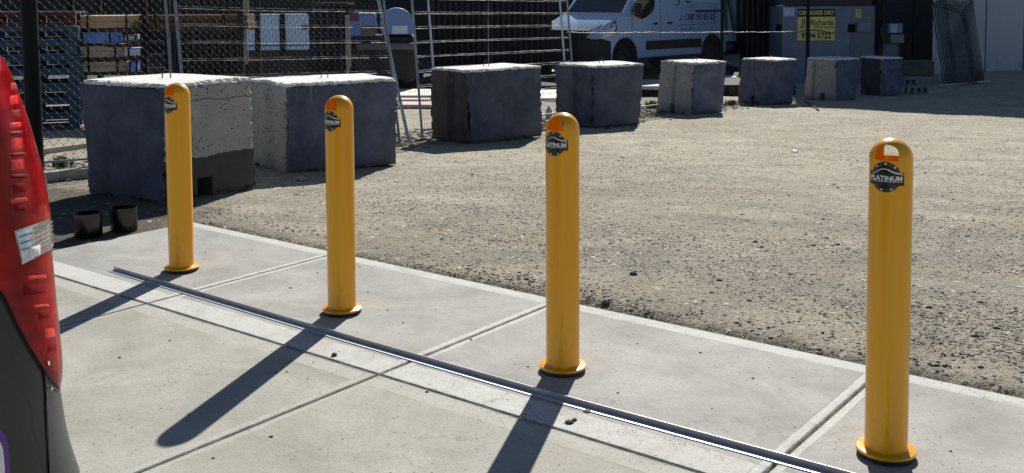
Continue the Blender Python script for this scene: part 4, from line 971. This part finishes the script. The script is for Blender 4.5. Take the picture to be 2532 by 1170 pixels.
crate(1070, 1211, -30, 25.5, (.024, .022, .024), "barred stillage behind the left half of the ladder like fence")
crate(1215, 1370, -20, 25.5, (.024, .022, .024), "barred stillage just left of the white van")
crate(1845, 1925, -30, 27.5, (.024, .022, .024), "brown barred stillage between the van and the compactor")
# ------------------------------------------------------------------ leaning mesh panels against the wall
def lean_parts():
    W_, H_ = .92, 2.3; r_ = .02; out = []
    m = MB(); m.path([(0, 0, 0), (0, 0, H_), (W_, 0, H_), (W_, 0, 0), (0, 0, 0)], r_, 8); out.append(m.build("frame", simple("dark_galvanised", (.07, .072, .078), .5, .3)))
    m = MB(); x = .06
    while x < W_: m.tube((x, 0, 0), (x, 0, H_), .004, 4); x += .055
    z = .1
    while z < H_: m.tube((0, 0, z), (W_, 0, z), .0035, 4); z += .16
    out.append(m.build("mesh", simple("dull_mesh", (.10, .10, .11), .6, .2))); return out
lp0 = lean_parts(); pl_, pr_ = G(2334, 213), G(2440, 204)
lab = ["foremost leaning mesh panel against the pale wall", "second leaning mesh panel from the front of the stack", "third leaning mesh panel from the front of the stack", "fourth leaning mesh panel, middle of the stack", "fifth leaning mesh panel from the front of the stack", "sixth leaning mesh panel from the front", "rearmost leaning mesh panel resting on the pale wall"]
wd = (C_-B_).normalized(); wn = Vector((-wd.y, wd.x, 0))
for i in range(7):
    base = pl_.lerp(pr_, i*.085)+wn*(.05*i)+Vector((0, 0, .02)); tpx = B_.x-.05+i*.16
    top = Vector((base.x+.16-.035*i, base.y+1.25-.1*i, base.z+2.0)); up = (top-base).normalized()
    xa = Vector((wd.x, wd.y, 0)); yy = up.cross(xa).normalized(); xa = yy.cross(up)
    e = bpy.data.objects.new("leaning_fence", None); COL.objects.link(e); e.empty_display_size = .1
    e.matrix_world = Matrix(((xa.x, yy.x, up.x, base.x), (xa.y, yy.y, up.y, base.y), (xa.z, yy.z, up.z, base.z), (0, 0, 0, 1)))
    tag(e, lab[i], "mesh panel", "mesh panels leaning on the wall")
    for q in lp0:
        c = q if i == 0 else q.copy()
        if i: COL.objects.link(c)
        c.parent = e
m = MB(); a_, b_ = G(2322, 215), G(2448, 204); m.tube(a_+Vector((0, 0, .03)), b_+Vector((0, 0, .03)), .022, 8); tag(m.build("steel_tube", M_GALV, smooth=40), "pale steel tube on the ground at the foot of the leaning mesh panels", "tube")
# hollow bricks
M_HB = simple("hollow_block_grey", (.22, .25, .30), .9, 0, .2, 20)
def hollow():
    m = MB(); w_, h, d = .30, .17, .19
    m.box(0, 0, 0, w_, d, .028); m.box(0, 0, h-.028, w_, d, h)
    for x in (0, w_/2-.016, w_-.032): m.box(x, .0, .0285, x+.032, d, h-.0285)
    return m.build("hollow_brick", M_HB)
hb0 = hollow(); g0 = G(2228, 233); hl = ["hollow grey brick, bottom left of the little pile", "hollow grey brick, bottom right of the little pile", "hollow grey brick on top of the little pile"]
for i, (dx, dz) in enumerate(((0, 0), (.315, 0), (.08, .172))):
    c = hb0 if i == 0 else hb0.copy()
    if i: COL.objects.link(c)
    c.location = g0+Vector((dx, .03*i, dz)); c.rotation_euler = (0, 0, R(4*i-3)); tag(c, hl[i], "brick", "hollow bricks beside the last concrete block")
m = MB(); q = [G(1990, 252), G(2005, 262), G(2018, 270), G(2024, 276)]; m.path([v_+Vector((0, 0, .02)) for v_ in q], .012, 6); tag(m.build("dark_stick", M_DARKTIM, smooth=1), "short dark stick on the ground at the shade line", "stick")
# ------------------------------------------------------------------ car corner with the red tail light
CR = Vector((-.6, 1.36, 0)); FW = Vector((-.52, -.854, 0)).normalized(); RW = -FW     # forward and rearward of the car
SD = Vector((RW.y, -RW.x, 0))                                                       # outward side normal, towards the camera
RC = .13
def section(a):   # a<0 along the flank towards the front, then round the corner, then across the tail; returns plan offset
    q = RC*math.pi/2
    if a <= 0: return RW*a+SD*(-.02*min(1, (a/1.5)**2)), SD
    if a <= q:
        t = a/RC; return RW*(RC*math.sin(t))+SD*(-RC+RC*math.cos(t)), (RW*math.sin(t)+SD*math.cos(t))
    return RW*RC+SD*(-RC-(a-q)), RW
SIL = [(110, -14), (120, 4), (140, 30), (180, 46), (220, 60), (320, 90), (430, 115), (530, 127), (640, 127), (750, 133), (900, 145), (965, 147), (1050, 160), (1110, 175), (1170, 196), (1300, 215)]
def project(p):
    q = cam.matrix_world.inverted() @ Vector((p.x, p.y, p.z)); return PX+FPX*q.x/-q.z, PY-FPX*q.y/-q.z
AA = [x_*.004 for x_ in range(-90, 90)]
def sil_off(v):      # rearward offset of the section at the height that projects to row v
    tgt = np.interp(v, [s_[0] for s_ in SIL], [s_[1] for s_ in SIL]); lo, hi = -.5, .6
    for _ in range(26):
        mid = (lo+hi)/2; best = -1e9; bz = 0
        for a in AA[40:150:3]:
            p = CR+section(a)[0]+RW*mid; d = ray(tgt, v); z = EYE+d.z*(p.y/d.y); u_, v_ = project(Vector((p.x, p.y, z)))
            if u_ > best: best = u_; bz = z
        if best > tgt: hi = mid
        else: lo = mid
    return mid, bz
tab = sorted([(lambda o_: (o_[1], o_[0]))(sil_off(v)) for v in (112, 130, 150, 180, 220, 270, 320, 375, 430, 480, 530, 585, 640, 700, 750, 820, 900, 965, 1010, 1050, 1110, 1170, 1260)])
tz = [q[0] for q in tab]; to = [q[1] for q in tab]
def off(z):
    if z < tz[0]: return to[0]+.02*min(1, (tz[0]-z)/.2)-.25*max(0, .45-z)**1.5
    if z > tz[-1]: return to[-1]-(z-tz[-1])*.9
    return float(np.interp(z, tz, to))
def inset(z): return .0 if z < 1.0 else .10*(z-1.0)**1.4
def S(a, z, e_=0.):
    pl, nn_ = section(a); p = CR+pl+RW*off(z)-SD*inset(z)+nn_*e_; return Vector((p.x, p.y, z))
def uv2az(u, v):
    pu = None; pa = pz = 0; mx = (-1e9, 0, 0)
    for i in range(150):
        a = -.36+i*.004; z = 1.2
        for _ in range(6):
            p = S(a, z); d = ray(u, v); z = EYE+d.z*(p.y/d.y)
        q = project(S(a, z))[0]
        if q > mx[0]: mx = (q, a, z)
        if pu is not None and pu <= u <= q:
            f = (u-pu)/(q-pu+1e-9); return pa+(a-pa)*f, pz+(z-pz)*f
        pu, pa, pz = q, a, z
    return mx[1], mx[2]
cr = empty("parked_car", CR+FW*2.1-SD*.9, "dark grey car with a red tail light, at the left edge close to the camera", "car"); inv = Matrix.Translation(-(CR+FW*2.1-SD*.9))
M_CARB = simple("dark_grey_car_paint", (.022, .024, .027), .42, .0, .08, 3, Coat_Weight=.15); M_CARP = simple("grey_bumper_plastic", (.075, .076, .078), .55, 0, .12, 6, .08, 200)
def T(p): return inv @ p
CW = 1.72; CL = 4.2; q_ = RC*math.pi/2
def full(a01, z):    # closed section, a01 in 0..1 mirrored about the car's centre line
    half = CL+q_+CW/2-RC
    s = a01*2
    mir = s > 1
    a = (s if not mir else 2-s)*half-CL
    pl, nn_ = section(a)
    # round the nose
    if a < -CL+.5: k_ = (-CL+.5-a)/.5; pl = pl-SD*(.35*k_*k_)
    tp = 0 if z < 1.0 else (z-1.0)
    front = max(0, (-a-2.6)/1.6) if z > .95 else 0
    p = CR+pl+RW*off(z)*(1 if a > -1 else max(0, 1-(-a-1)/1.5))-SD*(inset(z)+tp*.25*min(1, max(0, (-a-.3)/.6)))
    if mir:
        c = CR-SD*(CW/2); dlt = (p-c).dot(SD); p = p-SD*(2*dlt)
    return T(Vector((p.x, p.y, z-min(1, front)*max(0, z-.95)*.9)))
zs = [.22, .30, .42, .55, .68, .80]+[z for z in np.arange(.85, 1.50, .02)]+[1.54, 1.58, 1.62]
aa = sorted(set([0, .5, 1]+list(np.linspace(0, .5, 40))+list(np.linspace(.36, .44, 46))+[1-x_ for x_ in list(np.linspace(0, .5, 40))+list(np.linspace(.36, .44, 46))]))
m = MB(); na = len(aa); m.add([full(x_, z) for z in zs for x_ in aa], [(j*na+i, j*na+i+1, (j+1)*na+i+1, (j+1)*na+i) for j in range(len(zs)-1) for i in range(na-1)])
m.f.append(tuple((len(zs)-1)*na+i for i in range(na-1))); m.m.append(0)
body = m.build("car_body", M_CARB, cr, smooth=40)
for a_ in (-.85, -3.35):
    for sgn in (0, 1):
        p = CR+RW*a_-SD*(.10 if sgn == 0 else CW-.10); t = MB(); Mx = Matrix.Translation(T(Vector((p.x, p.y, .33)))) @ Matrix.Rotation(math.atan2(RW.y, RW.x), 4, 'Z') @ Matrix.Rotation(math.pi/2, 4, 'X')
        t.lathe([(.2, -.11), (.30, -.11), (.33, -.08), (.33, .08), (.30, .11), (.2, .11)], 32, M=Mx); o = t.build("wheel", M_TYRE, cr, smooth=40)
        t = MB(); t.lathe([(.2, -.1), (.12, -.04), (.001, -.07)], 24, M=Mx); t.lathe([(.2, .1), (.12, .04), (.001, .07)], 24, M=Mx); t.build("rim", M_RIM, o, smooth=40)
# flank window and rear window
m = MB(); m.grid(lambda a_, b_: T(S(-.35-1.9*a_, 1.22+.30*b_, .004)-SD*(0)), 20, 4); recalc(m.build("side_window", M_GLASS, cr, smooth=1))
m = MB(); m.grid(lambda a_, b_: T(S(q_+.12+(CW-2*RC-.24)*a_, 1.16+.32*b_, .004)), 20, 6); m.build("rear_window", M_GLASS, cr, smooth=1)
def patch(name, rows, e_, mat, parent, nu=10, smooth=1, bulge=0, th=0):
    """rows: (v, u_left, u_right) given on the photo, carried onto the car's skin; u_right None = on round the corner to arc a"""
    m = MB(); R_ = []
    for v, ul, ur in rows:
        aL, zL = uv2az(ul, v)
        if ur is None: aR, zR = q_+.02, zL
        else: aR, zR = uv2az(ur, v)
        R_.append((aL, zL, aR, zR))
    nr = len(rows)
    def fn(a_, b_, k_=0):
        j = min(int(b_*(nr-1)), nr-2); f = b_*(nr-1)-j; A0, Z0, A1, Z1 = [R_[j][q]*(1-f)+R_[j+1][q]*f for q in range(4)]
        bu = bulge*(1-(2*a_-1)**8)*(1-(2*b_-1)**12) if bulge else 0
        return T(S(A0+(A1-A0)*a_, Z0+(Z1-Z0)*a_, e_+bu))
    m.grid(fn, nu, (nr-1)*3); return m.build(name, mat, parent, smooth=smooth)
a = NT("red_lens"); ridge = a.n("TexWave", {"Scale": 9., "Distortion": 1.5, "Detail": 3.}, wave_type='BANDS', bands_direction='Z').outputs[1]
cell = a.n("TexVoronoi", {"Vector": a.scale((18, 18, 30)), "Scale": 1., "Randomness": .5}).outputs[0]
lc = a.mix(a.ramp(cell, .1, .8), (.90, .014, .012), (.42, .004, .010))
nr_ = a.bump(a.math('ADD', a.math('MULTIPLY', ridge, .5), cell), .10, .003)
tl_ = a.n("BsdfTranslucent", {"Color": lc}); ms = a.n("MixShader", {0: .45}); a.fin(lc, .22, 0, nr_, Coat_Weight=.45, Coat_Roughness=.05, Specular_IOR_Level=.3)
a.t.links.new(a.b.outputs[0], ms.inputs[1]); a.t.links.new(tl_.outputs[0], ms.inputs[2]); a.t.links.new(ms.outputs[0], a.out.inputs[0]); M_RED = a.m
M_RED2 = simple("bright_red_cell", (.95, .022, .012), .35, 0, .2, 60, .3, 90, Coat_Weight=.4)
M_RED3 = simple("deep_red_cell", (.24, .004, .008), .6, 0, .2, 30, Specular_IOR_Level=.15)
M_WIN = simple("blue_white_lamp_window", (.70, .80, .95), .15, .2, .15, 60, .3, 60, Coat_Weight=1.)
M_RIB = simple("rib_grey", (.26, .25, .24), .4); M_RIB2 = simple("rib_blue_grey", (.22, .30, .45), .4)
M_CHR = simple("reflector_silver", (.60, .58, .55), .22, .6, .2, 80, .6, 60, Coat_Weight=1.)
lensrows = [(126, -40, None), (160, -40, None), (240, -40, None), (330, -40, None), (430, -40, None), (540, -40, None), (640, -40, None), (698, -40, None), (720, 2, None), (760, 22, None), (800, 40, None), (850, 66, None), (905, 100, None), (940, 124, None), (962, 143, None)]
tlx = patch("tail_light", lensrows, .0022, M_RED, cr, 30, bulge=.0034)
patch("lens_edge", [(r_[0], r_[1]-5, r_[1]) for r_ in lensrows if r_[0] >= 698], .0030, M_BLKPOST, tlx, 2)
def quad(name, q, e_, mat, parent, nu=6, nv=4, dome=0):
    """q: four photo corners (top left, top right, bottom right, bottom left) carried onto the car's skin"""
    def fn(a_, b_):
        u = (q[0][0]*(1-a_)+q[1][0]*a_)*(1-b_)+(q[3][0]*(1-a_)+q[2][0]*a_)*b_; v = (q[0][1]*(1-a_)+q[1][1]*a_)*(1-b_)+(q[3][1]*(1-a_)+q[2][1]*a_)*b_
        A, Z = uv2az(u, v); ed = min(1, 4*min(a_, 1-a_, b_, 1-b_)); return T(S(A, Z, e_+dome*ed))
    m = MB(); m.grid(fn, nu, nv); return m.build(name, mat, parent, smooth=1)
def cell_(v0, v1, u0, u1, mt, sl=-4): quad("lens_cell", [(u0, v0), (u1, v0+sl), (u1+2, v1+sl), (u0+2, v1)], .0052, mt, tlx, 8, 6, .0010)
for (v0, v1, u0, u1, mt) in ((205, 226, 14, 33, M_RED3), (236, 262, 12, 35, M_RED2), (272, 296, 15, 40, M_RED3), (304, 318, 12, 44, M_RED2), (326, 336, 12, 46, M_RED3), (341, 374, 17, 47, M_RED2), (379, 389, 14, 56, M_RED3), (394, 424, 17, 50, M_RED2), (432, 444, 14, 62, M_RED3), (452, 480, 20, 56, M_RED3), (490, 502, 16, 62, M_RED2), (508, 526, 24, 58, M_RED3),
                            (682, 692, 56, 108, M_RED2), (704, 732, 48, 106, M_RED3), (754, 762, 72, 114, M_RED2), (768, 792, 82, 114, M_RED3), (812, 838, 100, 126, M_RED2), (848, 872, 108, 130, M_RED3)):
    cell_(v0, v1, u0, u1, mt)
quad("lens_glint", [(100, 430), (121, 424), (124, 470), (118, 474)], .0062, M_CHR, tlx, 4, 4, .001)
rv = quad("reversing_lamp", [(28, 571), (126, 537), (126, 612), (46, 654)], .0056, M_CHR, cr, 14, 10, .0016)
for k_ in range(7):
    f = (k_+.6)/7.4; quad("lamp_rib", [(74-4*(1-f)+f*6, 556+f*88), (122, 540+f*72), (122, 543.5+f*72), (74+f*2, 559.5+f*88)], .0076, M_RIB, rv, 6, 1)
quad("lamp_window", [(31, 574), (68, 561), (72, 640), (46, 650)], .0066, M_WIN, rv, 6, 6, .001)
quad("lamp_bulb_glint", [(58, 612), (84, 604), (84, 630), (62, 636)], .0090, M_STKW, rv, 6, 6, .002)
for k_ in range(3):
    f = (k_+.8)/5; quad("lamp_rib", [(33+f*16, 571+f*80), (66, 560+f*84), (66, 564+f*84), (33+f*16, 575+f*80)], .0088, M_RIB2, rv, 4, 1)
bumper = patch("bumper_corner", [(905, 104, None), (940, 109, None), (980, 112, None), (1020, 113, None), (1060, 114, None), (1110, 117, None), (1170, 120, None), (1250, 124, None)], .0012, M_CARP, cr, 20)
patch("bumper_seam", [(900, 102.5, 104), (960, 110.5, 112), (1020, 112.5, 114), (1100, 116.5, 118), (1200, 121.5, 123)], .0018, M_BLKPOST, cr, 1)
patch("bumper_chip", [(893, 107, 112), (903, 109, 113)], .006, M_STKW, cr, 2); patch("bumper_chip", [(958, 116, 119), (964, 117, 120)], .006, M_STKW, cr, 2)
M_PURP = simple("purple_sticker", (.15, .04, .32), .4)
patch("purple_sticker", [(1062, -40, 0), (1075, -40, 10), (1100, -40, 17), (1140, -40, 21), (1180, -40, 24), (1250, -40, 24)], .003, M_PURP, cr, 6)
patch("sticker_centre", [(1092, -40, -3), (1110, -40, 3), (1150, -40, 7), (1190, -40, 9), (1250, -40, 9)], .004, M_STKW, cr, 6)
bpy.context.view_layer.update()
